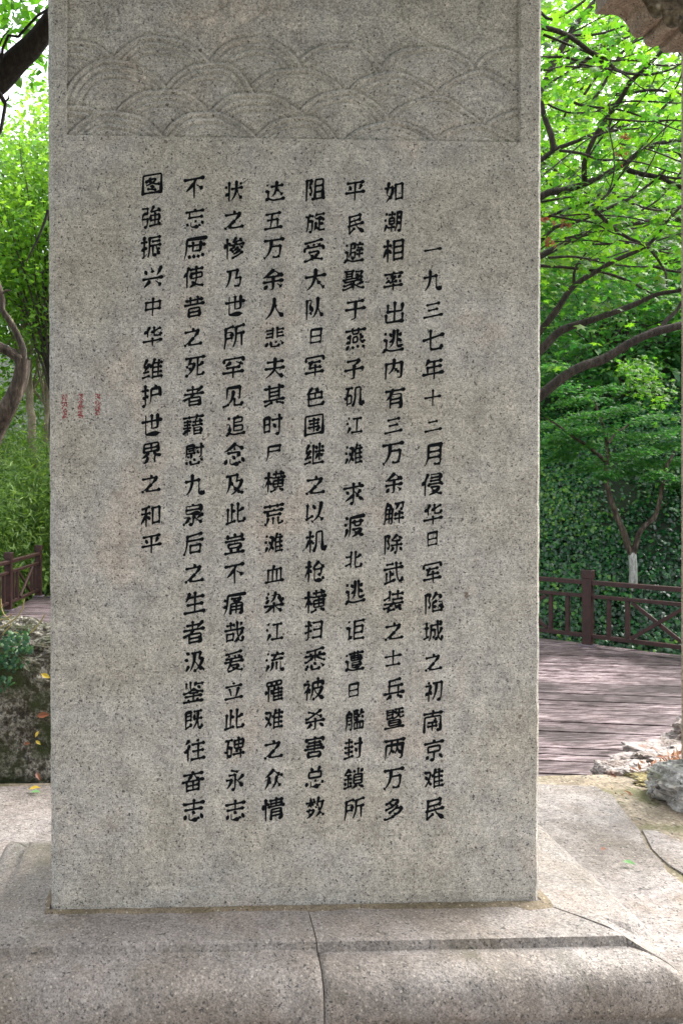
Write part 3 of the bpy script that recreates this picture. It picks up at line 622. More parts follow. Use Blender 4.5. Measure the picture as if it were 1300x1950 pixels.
[[72,25,69,20,70,18],[21,42,22,37,12,14],[62,91,64,82],[15,89,26,82],[78,31,61,18,42,11],[52,39,52,34,63,20],[45,39,80,39,80,35,78,31],[10,64,20,59],[70,18,84,12,89,12],[88,82,36,81,35,36,32,22,29,16],[53,72,54,51,76,51,78,52,78,72],[44,66,87,66]],
[[77,86,79,79],[30,78,45,77],[29,61,35,50,40,48],[15,87,22,82],[10,63,19,57],[37,37,41,38,43,36,48,25],[20,36,12,18],[58,16,88,16],[58,53,86,53],[45,63,48,63,56,67],[77,72,77,16],[58,34,86,34],[45,77,46,69,39,41,32,28,26,19,26,16],[59,72,88,72],[65,89,57,69,58,11]],
[[72,14,76,11,85,12],[21,38,11,13],[33,54,55,54],[68,43,85,43],[14,88,22,82],[68,87,85,87],[11,62,18,58],[68,66,85,66],[44,41,44,11],[29,28,57,28],[44,91,43,67],[31,81,57,81],[85,87,85,12],[33,42,55,42,54,67,32,66,33,42],[68,87,67,36,65,26,59,12]],
[[39,37,58,38,57,59,39,58,39,37],[12,59,25,59],[80,22,87,12],[88,42,86,36],[9,37,25,41],[71,54,78,54,82,57],[38,23,39,13],[73,36,82,35,86,36],[58,25,61,15],[21,26,19,24,11,12],[71,66,71,39,73,36],[35,91,36,70,61,70,61,91],[10,84,88,84],[26,66,26,34]],
[[24,78,28,72],[50,74,56,70],[11,50,87,50],[37,36,39,31,51,21,52,20],[36,64,32,39,27,29,18,17],[15,84,48,86,79,90],[24,13,28,11,48,16,57,20,66,27],[30,36,71,37,71,32,66,27],[16,64,82,64],[74,76,69,65],[59,21,61,18,72,14,83,11,87,13]],
[[27,45,22,44,12,36],[78,84,83,76],[11,77,17,69],[60,51,64,50,66,46],[39,62,88,62],[28,91,28,11],[61,91,61,54,54,34,49,25,38,12],[66,46,75,26,87,13]],
[[39,65,51,64],[18,69,23,65],[48,91,51,83],[58,55,65,46],[29,54,12,46],[58,69,49,61,39,50,39,47],[75,51,84,44],[46,82,39,65],[12,82,87,82],[83,72,70,63],[34,46,61,49],[10,31,87,31],[49,38,49,12]],
[[21,72,82,72],[26,88,23,76,13,59,9,58],[21,44,79,44],[49,90,49,14],[10,14,87,14]],
[[34,37,34,31,31,22],[68,40,64,36,64,11],[38,55,36,50],[72,42,71,42,68,40],[20,72,77,72],[49,88,49,56],[31,22,22,13,16,12],[60,55,61,50,69,44,68,40],[72,42,81,37,86,36,91,37],[36,50,24,41,13,35,8,36],[20,57,77,57],[20,57,21,88,77,88,77,57]],
[[10,72,13,62],[62,58,63,53],[53,89,56,82],[44,62,49,62,62,58],[76,70,69,63],[38,71,74,71,76,70],[74,66,62,58],[88,82,23,82,21,36,16,21,11,12],[36,39,84,39],[7,38,18,43,21,44],[59,52,59,12],[36,26,84,26],[36,11,36,51,66,53,84,51,83,12,82,11,74,10]],
[[50,17,85,17],[50,85,85,85],[50,63,85,63],[50,40,85,40],[23,55,19,52,8,31,8,27],[10,71,38,71],[25,91,24,59,25,51,25,11],[50,85,49,12],[85,85,85,17],[23,55,32,51,38,42]],
[[16,57,35,56,35,23,16,22],[89,28,89,14,87,13],[78,12,87,13],[14,50,10,48],[10,48,8,46,8,40],[41,12,46,19,50,33,52,46,52,85,75,86,76,21,76,14,78,12],[21,86,14,52,16,48,16,15],[10,86,38,86]],
[[11,44,8,41,9,38],[33,57,33,24],[62,51,60,44],[60,44,54,38],[16,24,33,24],[16,58,33,57],[74,43,74,11],[42,29,89,29],[9,86,37,86],[47,81,85,82],[47,81,47,51,84,51,85,82],[21,85,14,49,16,44,16,16],[46,66,85,66],[65,91,64,87,66,79,64,52]],
[[47,90,49,81],[14,72,83,72],[10,15,87,15],[71,60,57,16],[28,59,36,28]],
[[44,16,88,16],[85,82,81,73],[33,69,28,61],[55,84,59,70],[44,87,44,16],[12,60,28,61],[25,60,25,57,16,43,15,39],[65,50,71,54,75,52,85,39],[53,61,88,61],[70,91,70,26],[65,50,53,32,53,30],[24,90,12,64,12,60],[9,18,33,23],[11,37,34,42]],
[[41,62,39,56],[9,18,35,24],[70,86,72,82,71,80],[12,60,26,59],[49,73,86,74],[13,38,32,41],[47,66,41,62],[49,37,85,37],[71,74,71,18],[49,56,84,56],[49,18,88,18],[24,89,12,64,12,60],[55,89,48,70,49,11],[34,70,16,44,16,41,17,40]],
[[82,62,86,61],[13,75,14,86,84,86,84,76],[22,52,75,52],[48,52,48,11],[11,33,86,33],[36,72,15,60],[59,74,82,62]],
[[60,87,60,73],[32,56,34,52,39,51,42,47],[23,65,23,11],[39,45,35,40],[14,56,10,41],[38,87,37,73],[46,28,84,28],[47,55,86,55],[46,41,84,41],[68,62,69,59,68,14],[44,48,39,45],[46,14,87,14],[51,66,45,51,46,14],[16,87,16,72,82,72,83,74,82,88,16,87]],
[[47,59,45,55],[30,14,75,14],[30,29,75,29],[10,61,88,61],[84,87,82,87,61,66,60,62],[18,79,66,79,70,75],[42,91,42,61],[29,44,30,14],[45,55,36,46],[9,38,11,37,32,46,38,44,75,44,75,14]],
[[18,77,42,77],[56,84,82,83],[18,67,42,67],[5,16,13,14,40,24,49,24],[82,83,82,78,74,66],[8,31,14,29,37,36,43,35],[56,74,69,67,69,65],[42,87,42,57],[49,33,59,29,73,19,87,15,92,17],[8,54,45,58,56,56,64,60],[86,39,68,32,63,28],[74,66,64,60],[10,88,48,88],[18,87,17,56],[14,46,19,44,74,49,79,48],[74,66,75,64,86,57],[49,45,49,11]],
[[57,63,57,50],[23,88,21,80],[63,75,63,63],[59,39,59,13],[57,89,57,76],[13,50,33,50],[22,69,25,60],[26,11,33,12],[85,39,85,13],[22,39,25,31],[25,92,23,88],[75,77,89,77],[71,39,71,13],[79,66,85,54],[45,50,64,49],[78,91,76,79,68,63],[45,88,64,89],[45,88,45,50],[45,63,68,63],[46,13,85,13],[33,79,34,18,33,12],[85,39,46,39,46,13],[33,79,13,79,13,32,8,12,9,8],[45,76,63,75]],
[[88,25,88,20,84,15],[20,66,21,64],[37,90,34,84],[23,16,29,12,79,12,84,15],[79,64,79,41],[50,64,50,41],[21,64,21,19,23,16],[21,41,79,41],[31,82,61,83,60,76,55,70,54,65],[31,82,20,68,11,62],[21,64,79,64]],
[[49,71,51,65],[19,17,12,12],[24,64,24,48],[70,36,70,16,72,13],[72,13,87,12,89,19],[48,36,48,12],[24,48,79,48],[26,36,23,22,19,17],[65,90,65,77],[32,91,32,77],[11,84,88,84],[11,65,86,65]],
[[12,21,7,18],[53,26,82,26],[31,32,36,26],[22,33,28,34,31,32],[53,13,82,13],[22,33,18,30,12,21],[11,67,39,67],[53,38,82,39,82,13],[12,54,36,54],[32,91,32,79],[11,84,87,84],[64,91,64,81,58,71,58,49],[77,72,77,50],[48,64,86,64],[9,41,38,41],[25,72,25,11],[53,38,53,13],[46,49,87,49]],
[[79,72,79,16],[59,72,59,16],[18,72,18,16],[18,72,79,72],[46,89,39,69,39,16],[9,16,88,16]],
[[30,43,33,38],[34,54,29,49],[20,89,23,82],[29,49,28,46,30,43],[44,13,48,12,52,14],[65,91,65,55],[84,66,86,77,44,76,44,42,42,31,35,14,36,11],[29,49,16,46,9,39],[9,74,30,74,29,68,22,53,21,11],[82,54,82,49,72,31,61,19,52,14],[45,54,82,54],[52,54,53,47,57,38,66,27,85,12,91,14]],
[[9,59,25,66,30,67],[52,40,88,41],[29,28,30,13],[80,32,67,25],[42,40,40,36],[31,91,31,54],[69,20,82,13],[8,24,12,23,27,27,40,36],[25,10,32,13,53,17],[10,41,49,41],[44,50,48,48,54,34,62,24,69,20],[64,90,64,57],[41,78,86,78],[44,57,84,57]],
[[55,16,58,13,82,13,85,15],[75,85,22,85,22,39],[9,13,12,12,30,19],[87,25,87,20,85,15],[54,39,55,16],[75,85,75,39],[48,69,47,52,42,35,30,19]],
[[74,63,80,63,83,65],[36,82,36,78,33,68],[20,83,36,82],[85,86,86,74,83,65],[57,47,86,47],[66,86,63,74,54,63],[58,53,58,49,53,39],[52,86,85,86],[72,55,72,11],[53,29,89,29],[15,32,42,32],[14,68,42,67],[15,51,42,51],[29,67,29,15],[22,91,14,70,14,28,9,12],[42,67,42,14,41,12,36,11]],
[[45,39,81,39],[9,61,23,61],[81,64,81,39],[45,85,86,86],[45,15,88,14],[45,64,81,64],[18,88,22,84],[23,61,24,23,23,18,21,14],[35,26,29,21,24,21],[45,85,45,15]],
[[80,87,80,75],[22,48,76,48,75,32],[18,88,18,75],[68,27,66,26],[12,61,86,61],[49,91,49,75],[22,48,22,32,75,32],[18,75,80,75],[34,32,32,25,35,19,35,13],[11,13,87,13],[64,32,65,24,62,13]],
[[9,56,22,55],[22,55,22,25],[17,84,20,79],[55,52,59,57,62,56,69,49],[22,25,18,23,12,17],[69,49,85,30],[22,25,41,15,46,14,81,14,89,16],[36,72,86,72],[60,89,58,61,49,40,42,32,37,30]],
[[14,87,22,78],[42,48,82,47,82,26,42,27],[9,58,23,57,23,21],[12,15,11,9],[23,21,19,20,12,15],[42,81,79,81,79,64,78,62,42,62],[42,81,42,27],[60,91,58,82],[23,21,36,14,46,12,87,13,89,15]],
[[13,86,20,78],[67,28,69,27,86,28],[40,71,40,68],[88,33,86,28],[9,57,22,57],[22,57,22,22,21,21],[34,82,40,71],[21,21,12,15],[12,15,11,9],[50,54,33,46],[82,79,74,68],[66,56,71,55,84,46],[21,21,36,14,46,12,87,13,89,15],[51,91,50,48,45,35,36,26],[66,91,66,32,67,28]],
[[41,35,78,35],[9,56,21,55],[14,84,19,78],[21,55,21,24],[21,24,11,16],[36,65,82,65],[41,45,77,46,78,44,77,25],[21,24,37,16,44,14,81,14,87,14,90,16],[67,91,67,56],[51,91,51,56],[31,85,88,85],[37,74,81,75,82,74,82,56],[41,45,41,24,77,25],[37,74,36,56,37,55,82,56]],
[[54,50,54,26],[67,72,69,64],[83,69,79,58],[52,87,52,66,36,66],[20,54,20,22],[37,49,38,26,54,26],[13,86,18,79],[36,86,52,87],[9,54,20,54],[10,15,9,10],[72,91,75,80],[34,49,40,50,54,50],[20,22,10,15],[20,22,25,21,37,15,48,13,87,14,89,15],[36,86,34,51,28,34,28,31],[74,57,74,25],[62,41,88,41],[62,79,88,79],[61,57,88,57]],
[[70,24,66,18,66,13],[16,87,16,66],[68,52,67,48],[34,90,34,63,39,58,42,58],[55,81,87,81],[29,22,28,13],[17,34,81,34],[49,46,48,13],[64,72,77,63],[59,90,57,84,51,76],[29,52,31,47,65,47,67,48],[52,60,71,51,89,48],[6,48,11,46,16,48,32,53,47,61,50,62,52,60],[11,13,86,13]],
[[86,88,83,86,79,76],[49,55,83,55],[70,21,76,20],[49,42,83,42],[48,86,52,76],[66,91,66,68],[12,71,16,67,36,67],[25,86,37,78],[10,14,40,21],[26,67,26,18],[11,51,39,51],[38,39,35,29],[76,20,89,11,91,11],[61,22,46,11,41,11],[12,39,15,27],[27,91,24,85,9,70],[83,67,49,67,49,29,83,29,83,67]],
[[15,87,14,11],[28,33,32,33,35,35],[62,49,64,49,68,47,69,39,75,28,88,12],[15,87,35,87,36,86,36,81,29,66,29,62,37,48,37,38,35,35],[64,91,63,52,52,26,41,14]],
[[13,87,13,11],[48,62,80,62],[48,39,80,39],[13,87,33,86],[25,33,29,33,32,35],[33,86,26,64,27,60],[37,14,88,14],[48,14,48,86,81,85,81,14],[27,60,34,48,34,38,32,35]],
[[30,87,29,80,24,67],[83,70,88,68],[12,87,12,11],[12,87,30,87],[54,11,63,12],[22,33,29,35],[64,86,83,70],[79,32,88,18],[65,62,65,18,64,13,63,12],[40,44,88,44],[64,86,62,86,50,73,41,67],[43,68,48,62,79,62],[49,33,38,18],[24,67,23,63,29,53,31,46,31,39,29,35]],
[[24,33,30,35],[12,87,12,11],[43,16,84,16],[48,52,57,56,62,56],[68,34,84,34],[12,87,30,87],[43,34,58,34],[48,52,42,49,43,16],[30,87,31,82,24,65,32,46,32,39,30,35],[68,51,84,51,84,16],[57,90,55,83,38,61],[55,81,78,81,79,79,72,62]],
[[22,50,27,49],[25,40,28,40,31,37],[31,37,36,29,35,26],[51,74,87,74],[50,37,85,37],[47,65,41,59],[50,56,85,56],[70,86,72,82,71,79,71,18],[11,80,35,79,31,59,26,43,13,23],[50,18,88,18],[55,87,49,68,50,63,50,11],[12,65,22,50]]]
COLS = [(825, "一九三七年十二月侵华日军陷城之初南京难民", [478, 536, 592, 650, 705, 760, 812, 868, 925, 982, 1028, 1093, 1150, 1205, 1262, 1318, 1375, 1430, 1485, 1542]),
 (750, "如潮相率出逃内有三万余解除武装之士兵暨两万多", [368, 425, 480, 538, 598, 652, 705, 760, 812, 865, 922, 980, 1038, 1093, 1147, 1203, 1255, 1315, 1370, 1428, 1484, 1542]),
 (675, "平民避聚于燕子矶江滩求渡北逃讵遭日艦封鎖所", [366, 428, 483, 536, 592, 648, 705, 757, 812, 868, 942, 1005, 1068, 1130, 1202, 1262, 1316, 1373, 1428, 1485, 1542]),
 (600, "阻旋受大队日军色围继之以机枪横扫悉被杀害总数", [363, 425, 480, 535, 590, 642, 700, 757, 812, 868, 925, 978, 1033, 1090, 1148, 1202, 1258, 1315, 1373, 1425, 1482, 1540]),
 (522, "达五万余人悲夫其时尸横荒滩血染江流罹难之众情", [367, 422, 475, 535, 590, 645, 703, 755, 812, 865, 920, 982, 1037, 1095, 1150, 1205, 1262, 1318, 1372, 1428, 1485, 1543]),
 (447, "状之惨乃世所罕见追念及此豈不痛哉爰立此碑永志", [367, 420, 475, 532, 585, 643, 703, 757, 812, 868, 925, 980, 1037, 1095, 1152, 1207, 1262, 1317, 1372, 1428, 1487, 1545]),
 (370, "不忘庶使昔之死者藉慰九泉后之生者汲鉴既往奋志", [360, 418, 475, 530, 587, 643, 700, 757, 812, 868, 925, 982, 1038, 1093, 1150, 1207, 1262, 1320, 1373, 1430, 1490, 1545]),
 (290, "图強振兴中华维护世界之和平", [353, 415, 473, 530, 587, 643, 705, 755, 812, 865, 922, 985, 1038])]
GLYPH = dict(zip(sorted(set(''.join(t for _, t, _ in COLS))), STROKES))
GLYPH['民'] = [[22, 80, 74, 84], [74, 84, 72, 63], [24, 60, 74, 65], [24, 82, 22, 12], [22, 12, 46, 30], [20, 42, 84, 48], [48, 62, 58, 34, 90, 8]]
GLYPH['二'] = [[26, 68, 72, 70], [10, 24, 92, 27]]
GLYPH['三'] = [[22, 76, 78, 79], [28, 49, 72, 52], [10, 18, 92, 22]]
SMALL = {'日': .74, '一': .84, '二': .84, '三': .88, '十': .84, '中': .9, '士': .84, '之': .92, '血': .88, '立': .84, '尸': .8, '平': .94, '乃': .86, '五': .86, '北': .86, '江': .86}
def brush(q, rs, seed):
    q = np.array(q, float); q[:, 1] += 0.17 * (q[:, 0] - .5); q[:, 0] += 0.03 * (q[:, 1] - .5)
    sp = q[-1] - q[0]
    if abs(sp[0]) > .55 or (sp[0] > .3 and sp[1] < -.25): q = (q - q.mean(0)) * 1.10 + q.mean(0)
    d = np.r_[0, np.cumsum(np.linalg.norm(np.diff(q, axis=0), axis=1))]; L = d[-1]
    n = max(6, int(L / .028)); t = np.linspace(0, L, n)
    p = np.c_[np.interp(t, d, q[:, 0]), np.interp(t, d, q[:, 1])]
    for _ in range(4): p[1:-1] = (p[:-2] + 2 * p[1:-1] + p[2:]) / 4
    s = t / L; ddx, ddy = q[-1] - q[0]
    if L < .2: w = .026 + .03 * np.sin(np.pi * s) ** .7 + .008 * s
    elif ddy < -.3 * abs(ddx) and ddx < -.25 * abs(ddy): w = .058 * (1 - s) ** .6 + .006
    elif ddy < -.3 * abs(ddx) and ddx > .25 * abs(ddy):
        w = .020 + .055 * np.exp(-((s - .78) / .2) ** 2); w = w * np.clip((1 - s) / .12, .15, 1)
    elif math.hypot(ddx, ddy) < .15: w = .036 + 0 * s
    elif abs(ddx) > abs(ddy): w = .032 + .020 * np.exp(-(s / .13) ** 2) + .030 * np.exp(-((s - .93) / .1) ** 2)
    else: w = .042 + .018 * np.exp(-(s / .1) ** 2) - .018 * s
    w = w * (1 + .04 * np.sin(s * 7 + seed))
    return p, w * rs
def glyph_mesh(key, strokes, rs, seed):
    V = []; F = []
    for si, q in enumerate(strokes):
        p, w = brush(q, rs, seed + si); n = len(p); b = len(V); y = -0.0004 - 0.00006 * si
        T = np.gradient(p, axis=0); T /= np.linalg.norm(T, axis=1, keepdims=True) + 1e-9; Nn = np.c_[-T[:, 1], T[:, 0]]
        V.append((*(p[0] - T[0] * w[0] * .8), y))
        for i in range(n):
            V.append((*(p[i] + Nn[i] * w[i]), y)); V.append((*p[i], y - .0004 / 15)); V.append((*(p[i] - Nn[i] * w[i]), y))
        V.append((*(p[-1] + T[-1] * w[-1] * .8), y)); e = len(V) - 1
        F += [(b, b + 2, b + 1), (b, b + 3, b + 2)]
        for i in range(n - 1):
            k = b + 1 + 3 * i; F += [(k, k + 1, k + 4, k + 3), (k + 1, k + 2, k + 5, k + 4)]
        F += [(e - 3, e - 2, e), (e - 2, e - 1, e)]
    me = bpy.data.meshes.new('character'); me.from_pydata([(x - .5, y * 15.0, z - .45) for x, z, y in V], [], F); me.update(); me.materials.append(INK)
    return me
GM = {}
for ci, (u, txt, vv) in enumerate(COLS):
    for i, ch in enumerate(txt):
        if ch not in GM:
            st = [[(q[j] / 100, q[j + 1] / 100) for j in range(0, len(q), 2)] for q in GLYPH[ch]]
            GM[ch] = glyph_mesh(ch, st, 1.36 - 0.016 * max(0, len(st) - 5), len(GM))
        c = P(u + random.uniform(-2, 2), vv[i], Y=SY)
        o = bpy.data.objects.new('character', GM[ch]); C.objects.link(o)
        sc = 0.0715 * SMALL.get(ch, 1.0) * random.uniform(0.95, 1.05)
        o.location = c; o.scale = (sc * random.uniform(.90, .98), 0.0715, sc * random.uniform(.97, 1.04)); o.rotation_euler = (0, random.uniform(-.03, .03), 0)
        adopt(o, stele)
# three short columns of tiny worn red marks (illegible in the photograph)
for u, v0, v1 in ((124, 752, 799), (154, 751, 798), (187, 751, 793)):
    V = []; F = []
    nrow = int((v1 - v0) / 2.0)
    for r in range(nrow):
        for cc in range(5):
            if random.random() < 0.45: continue
            a = P(u - 4.5 + cc * 2.0 + random.uniform(-.5, .5), v0 + r * 2.0, Y=SY); w = random.uniform(.0010, .0022); h = random.uniform(.0008, .0018)
            b = len(V); y = SY - 0.0005
            V += [(a.x - w, y, a.z - h), (a.x + w, y, a.z - h), (a.x + w, y, a.z + h), (a.x - w, y, a.z + h)]; F.append((b, b + 1, b + 2, b + 3))
    o = mesh_obj('red_inscription', V, F, RED); adopt(o, stele); o['label'] = 'short column of tiny worn red carved marks'

# ================================================================== PLINTH
plinth = thing('stele_plinth', 'low moulded granite base of mitred blocks on which the inscribed memorial slab stands', 'plinth', ((xl + xr) / 2, 2.4, 0))
PX0, PX1, PY0, PY1 = P(5, 1700, z=.44).x, P(1110, 1640, z=.44).x - 0.06, 2.035, 2.66
PX1 = 1.20
print('plinth x', PX0, PX1, 'stele', xl, xr, pzb)
prof = [(-0.165, .440), (-0.08, .440), (-0.012, .437), (0.0, .433), (0.004, .408), (0.030, .4075), (0.045, .4065), (0.060, .4035), (0.073, .399), (0.085, .392), (0.095, .382), (0.103, .370), (0.109, .354), (0.112, .335), (0.113, .31), (0.112, .285), (0.098, .278), (0.098, .262), (0.135, .258), (0.14, .0)]
prof_soft = [(-0.165, .441), (-0.08, .441), (-0.010, .438), (0.0, .434), (0.004, .416), (0.03, .410), (0.045, .408), (0.060, .404), (0.073, .3985), (0.085, .391), (0.095, .381), (0.103, .369), (0.109, .353), (0.112, .335), (0.113, .31), (0.112, .285), (0.098, .278), (0.098, .262), (0.135, .258), (0.14, .0)]
prof_flat = [(-0.165, .442), (-0.08, .442), (-0.03, .441), (0.04, .440), (0.070, .438), (0.080, .435), (0.088, .428), (0.092, .415), (0.095, .395), (0.098, .375), (0.10, .352), (0.112, .31), (0.098, .29), (0.098, .262), (0.135, .258), (0.14, .0)]
pr_front = prof[:16]
def rim(name, side, t0, t1, pr, m0, m1, mat, lab=None):
    """one block of the moulding; side: F front, R right, L left, B back. t0..t1 along the side; m0/m1 mitred ends"""
    L = t1 - t0; n = max(2, int(L / 0.02)); V = []; F = []; K = len(pr); pr = [(o, z - (.018 if z > .2 else 0)) for o, z in pr]
    for i in range(n + 1):
        for (o, z) in pr:
            a = t0 - (o if m0 else 0) + (0.0015); b = t1 + (o if m1 else 0) - 0.0015
            t = a + (b - a) * i / n
            if side == 'F': p = Vector((t, PY0 - o, z)); nn = Vector((0, -1, 0))
            elif side == 'R': p = Vector((PX1 + o, t, z)); nn = Vector((1, 0, 0))
            elif side == 'L': p = Vector((PX0 - o, t, z)); nn = Vector((-1, 0, 0))
            else: p = Vector((t, PY1 + o, z)); nn = Vector((0, 1, 0))
            if side == 'R' and pr_front is not None and t < PY0 + .07:
                fz = min(1.0, max(0.0, (PY0 + .07 - t) / .07)); p.z += (float(np.interp(o, [q[0] for q in pr_front], [q[1] for q in pr_front])) - .018 * (z > .2) - p.z) * fz * fz * (3 - 2 * fz) if .0 < o < .1 and z > .35 else 0
            if o > -0.1:
                k = noise.noise(p * 9) * 0.004 + noise.noise(p * 40) * 0.0022 + noise.noise(p * 90) * 0.0016
                p = p + (nn + Vector((0, 0, 0.7 if o < .1 else 0))) * k * (1.0 if z > .3 else .5)
            V.append(p)
    flip = side in 'FL'
    for i in range(n):
        for k in range(K - 1):
            a, b, c, d = i * K + k, i * K + k + 1, (i + 1) * K + k + 1, (i + 1) * K + k
            F.append((a, b, c, d))
    F.append(tuple(range(K))); F.append(tuple(n * K + k for k in range(K)))
    o = mesh_obj(name, V, F, mat)
    bm = bmesh.new(); bm.from_mesh(o.data); bmesh.ops.recalc_face_normals(bm, faces=bm.faces[:]); bm.to_mesh(o.data); bm.free()
    if side == 'F' and sum(p.normal.z for p in o.data.polygons) < 0: o.data.flip_normals()
    for q in o.data.polygons:
        n_ = q.normal; q.use_smooth = q.center.z > .27 and len(q.vertices) == 4 and q.center.z < .3925
    adopt(o, plinth)
    if lab: o['label'] = lab
    return o
XJ = P(608, 1800, z=.43).x
rim('base_block', 'F', PX0, XJ, prof_soft, True, False, PLINTH, 'left front block with a worn soft step')
rim('base_block', 'F', XJ, PX1, prof, False, True, PLINTH, 'right front block with a crisp step')
rim('base_block', 'R', PY0, PY1, prof_flat, True, True, PLINTH, 'right side block with a smooth top')
rim('base_block', 'L', PY0, PY1, prof, True, True, PLINTH)
rim('base_block', 'B', PX0, PX1, prof, True, True, PLINTH)
bevel_box('base_core', ((PX0 + PX1) / 2, (PY0 + PY1) / 2, .21), (PX1 - PX0 - .3, PY1 - PY0 - .3, .40), PLINTH, plinth)
# mortar fillet round the foot of the slab
V = []; F = []; n = 120
path = [(xl - .004, SY + SD)] + [(xl - .004, SY - .004)] + [(xr + .004, SY - .004)] + [(xr + .004, SY + SD)]
pp, _ = [], None
for i in range(3):
    a, b = Vector((*path[i], 0)), Vector((*path[i + 1], 0)); m = int((b - a).length / .015)
    nn = Vector(((b - a).y, -(b - a).x, 0)).normalized()
    for j in range(m + 1): pp.append((a.lerp(b, j / m), nn))
for i, (p, nn) in enumerate(pp):
    if i and i + 1 < len(pp) and (pp[i + 1][1] - nn).length > .1: nn = (nn + pp[i + 1][1]).normalized() * 1.2
    wv = 0.024 + 0.012 * noise.noise(p * 8) + 0.004 * noise.noise(p * 30)
    if p.x > xr - .06: wv += .02 * (1 - abs(p.y - SY) / .3 if p.y - SY < .3 else 0)
    V += [p + Vector((0, 0, .428 + .003 * noise.noise(p * 20))), p + nn * wv * .6 + Vector((0, 0, .4265)), p + nn * wv + Vector((0, 0, .418))]
for i in range(len(pp) - 1):
    for k in range(2): F.append((i * 3 + k, i * 3 + k + 1, i * 3 + k + 4, i * 3 + k + 3))
o = mesh_obj('mortar_fillet', V, F, granite('ochre_mortar', [(0.10, 0.08, 0.045), (0.15, 0.12, 0.075), (0.20, 0.16, 0.11), (0.13, 0.10, 0.05)], fine=200, rough=.9), smooth=True)
bm = bmesh.new(); bm.from_mesh(o.data); bmesh.ops.recalc_face_normals(bm, faces=bm.faces[:]); bm.to_mesh(o.data); bm.free(); adopt(o, plinth)

# ================================================================== PAVILION
CY = 4.0
cx0 = P(1292, 800, Y=CY + .17).x
pav = thing('stone_pavilion', 'brown stone pavilion with a carved scalloped bracket showing at the top right', 'pavilion', (cx0 + .17, CY, 0))
XM = 2 * 0.30 - (cx0 + .17)
for cx, cy in ((cx0 + .17, CY), (XM, CY), (cx0 + .17, -0.9), (XM, -0.9)):
    bevel_box('column', (cx, cy, 2.2), (.34, .34, 4.4), BEAM, pav, w=.02)
bz = 4.56
bevel_box('beam', ((cx0 + .17 + XM) / 2, CY, bz), (cx0 + .17 - XM + .8, .30, .32), BEAM_SHADE, pav, w=.012)
bevel_box('beam', ((cx0 + .17 + XM) / 2, -0.9, bz), (cx0 + .17 - XM + .8, .30, .32), BEAM_SHADE, pav, w=.012)
for cx in (cx0 + .17, XM):
    bevel_box('beam', (cx, (CY - .9) / 2, bz + .302), (.30, CY + .9 + .6, .28), BEAM_SHADE, pav, w=.012)
# hipped slab roof, unseen; carried back behind the camera to shade the stele top
ex0, ex1, ey0, ey1 = XM - .5, cx0 + .17 + .5, -3.2, CY + .5
mx, my = (ex0 + ex1) / 2, (ey0 + ey1) / 2
V = [(ex0, ey0, 5.02), (ex1, ey0, 5.02), (ex1, ey1, 5.02), (ex0, ey1, 5.02), (ex0, ey0, 5.15), (ex1, ey0, 5.15), (ex1, ey1, 5.15), (ex0, ey1, 5.15), (mx - .8, my, 6.8), (mx + .8, my, 6.8)]
adopt(mesh_obj('roof', V, [(3, 2, 1, 0), (0, 1, 5, 4), (1, 2, 6, 5), (2, 3, 7, 6), (3, 0, 4, 7), (4, 5, 9, 8), (6, 7, 8, 9), (5, 6, 9), (7, 4, 8)], BEAM_SHADE), pav)
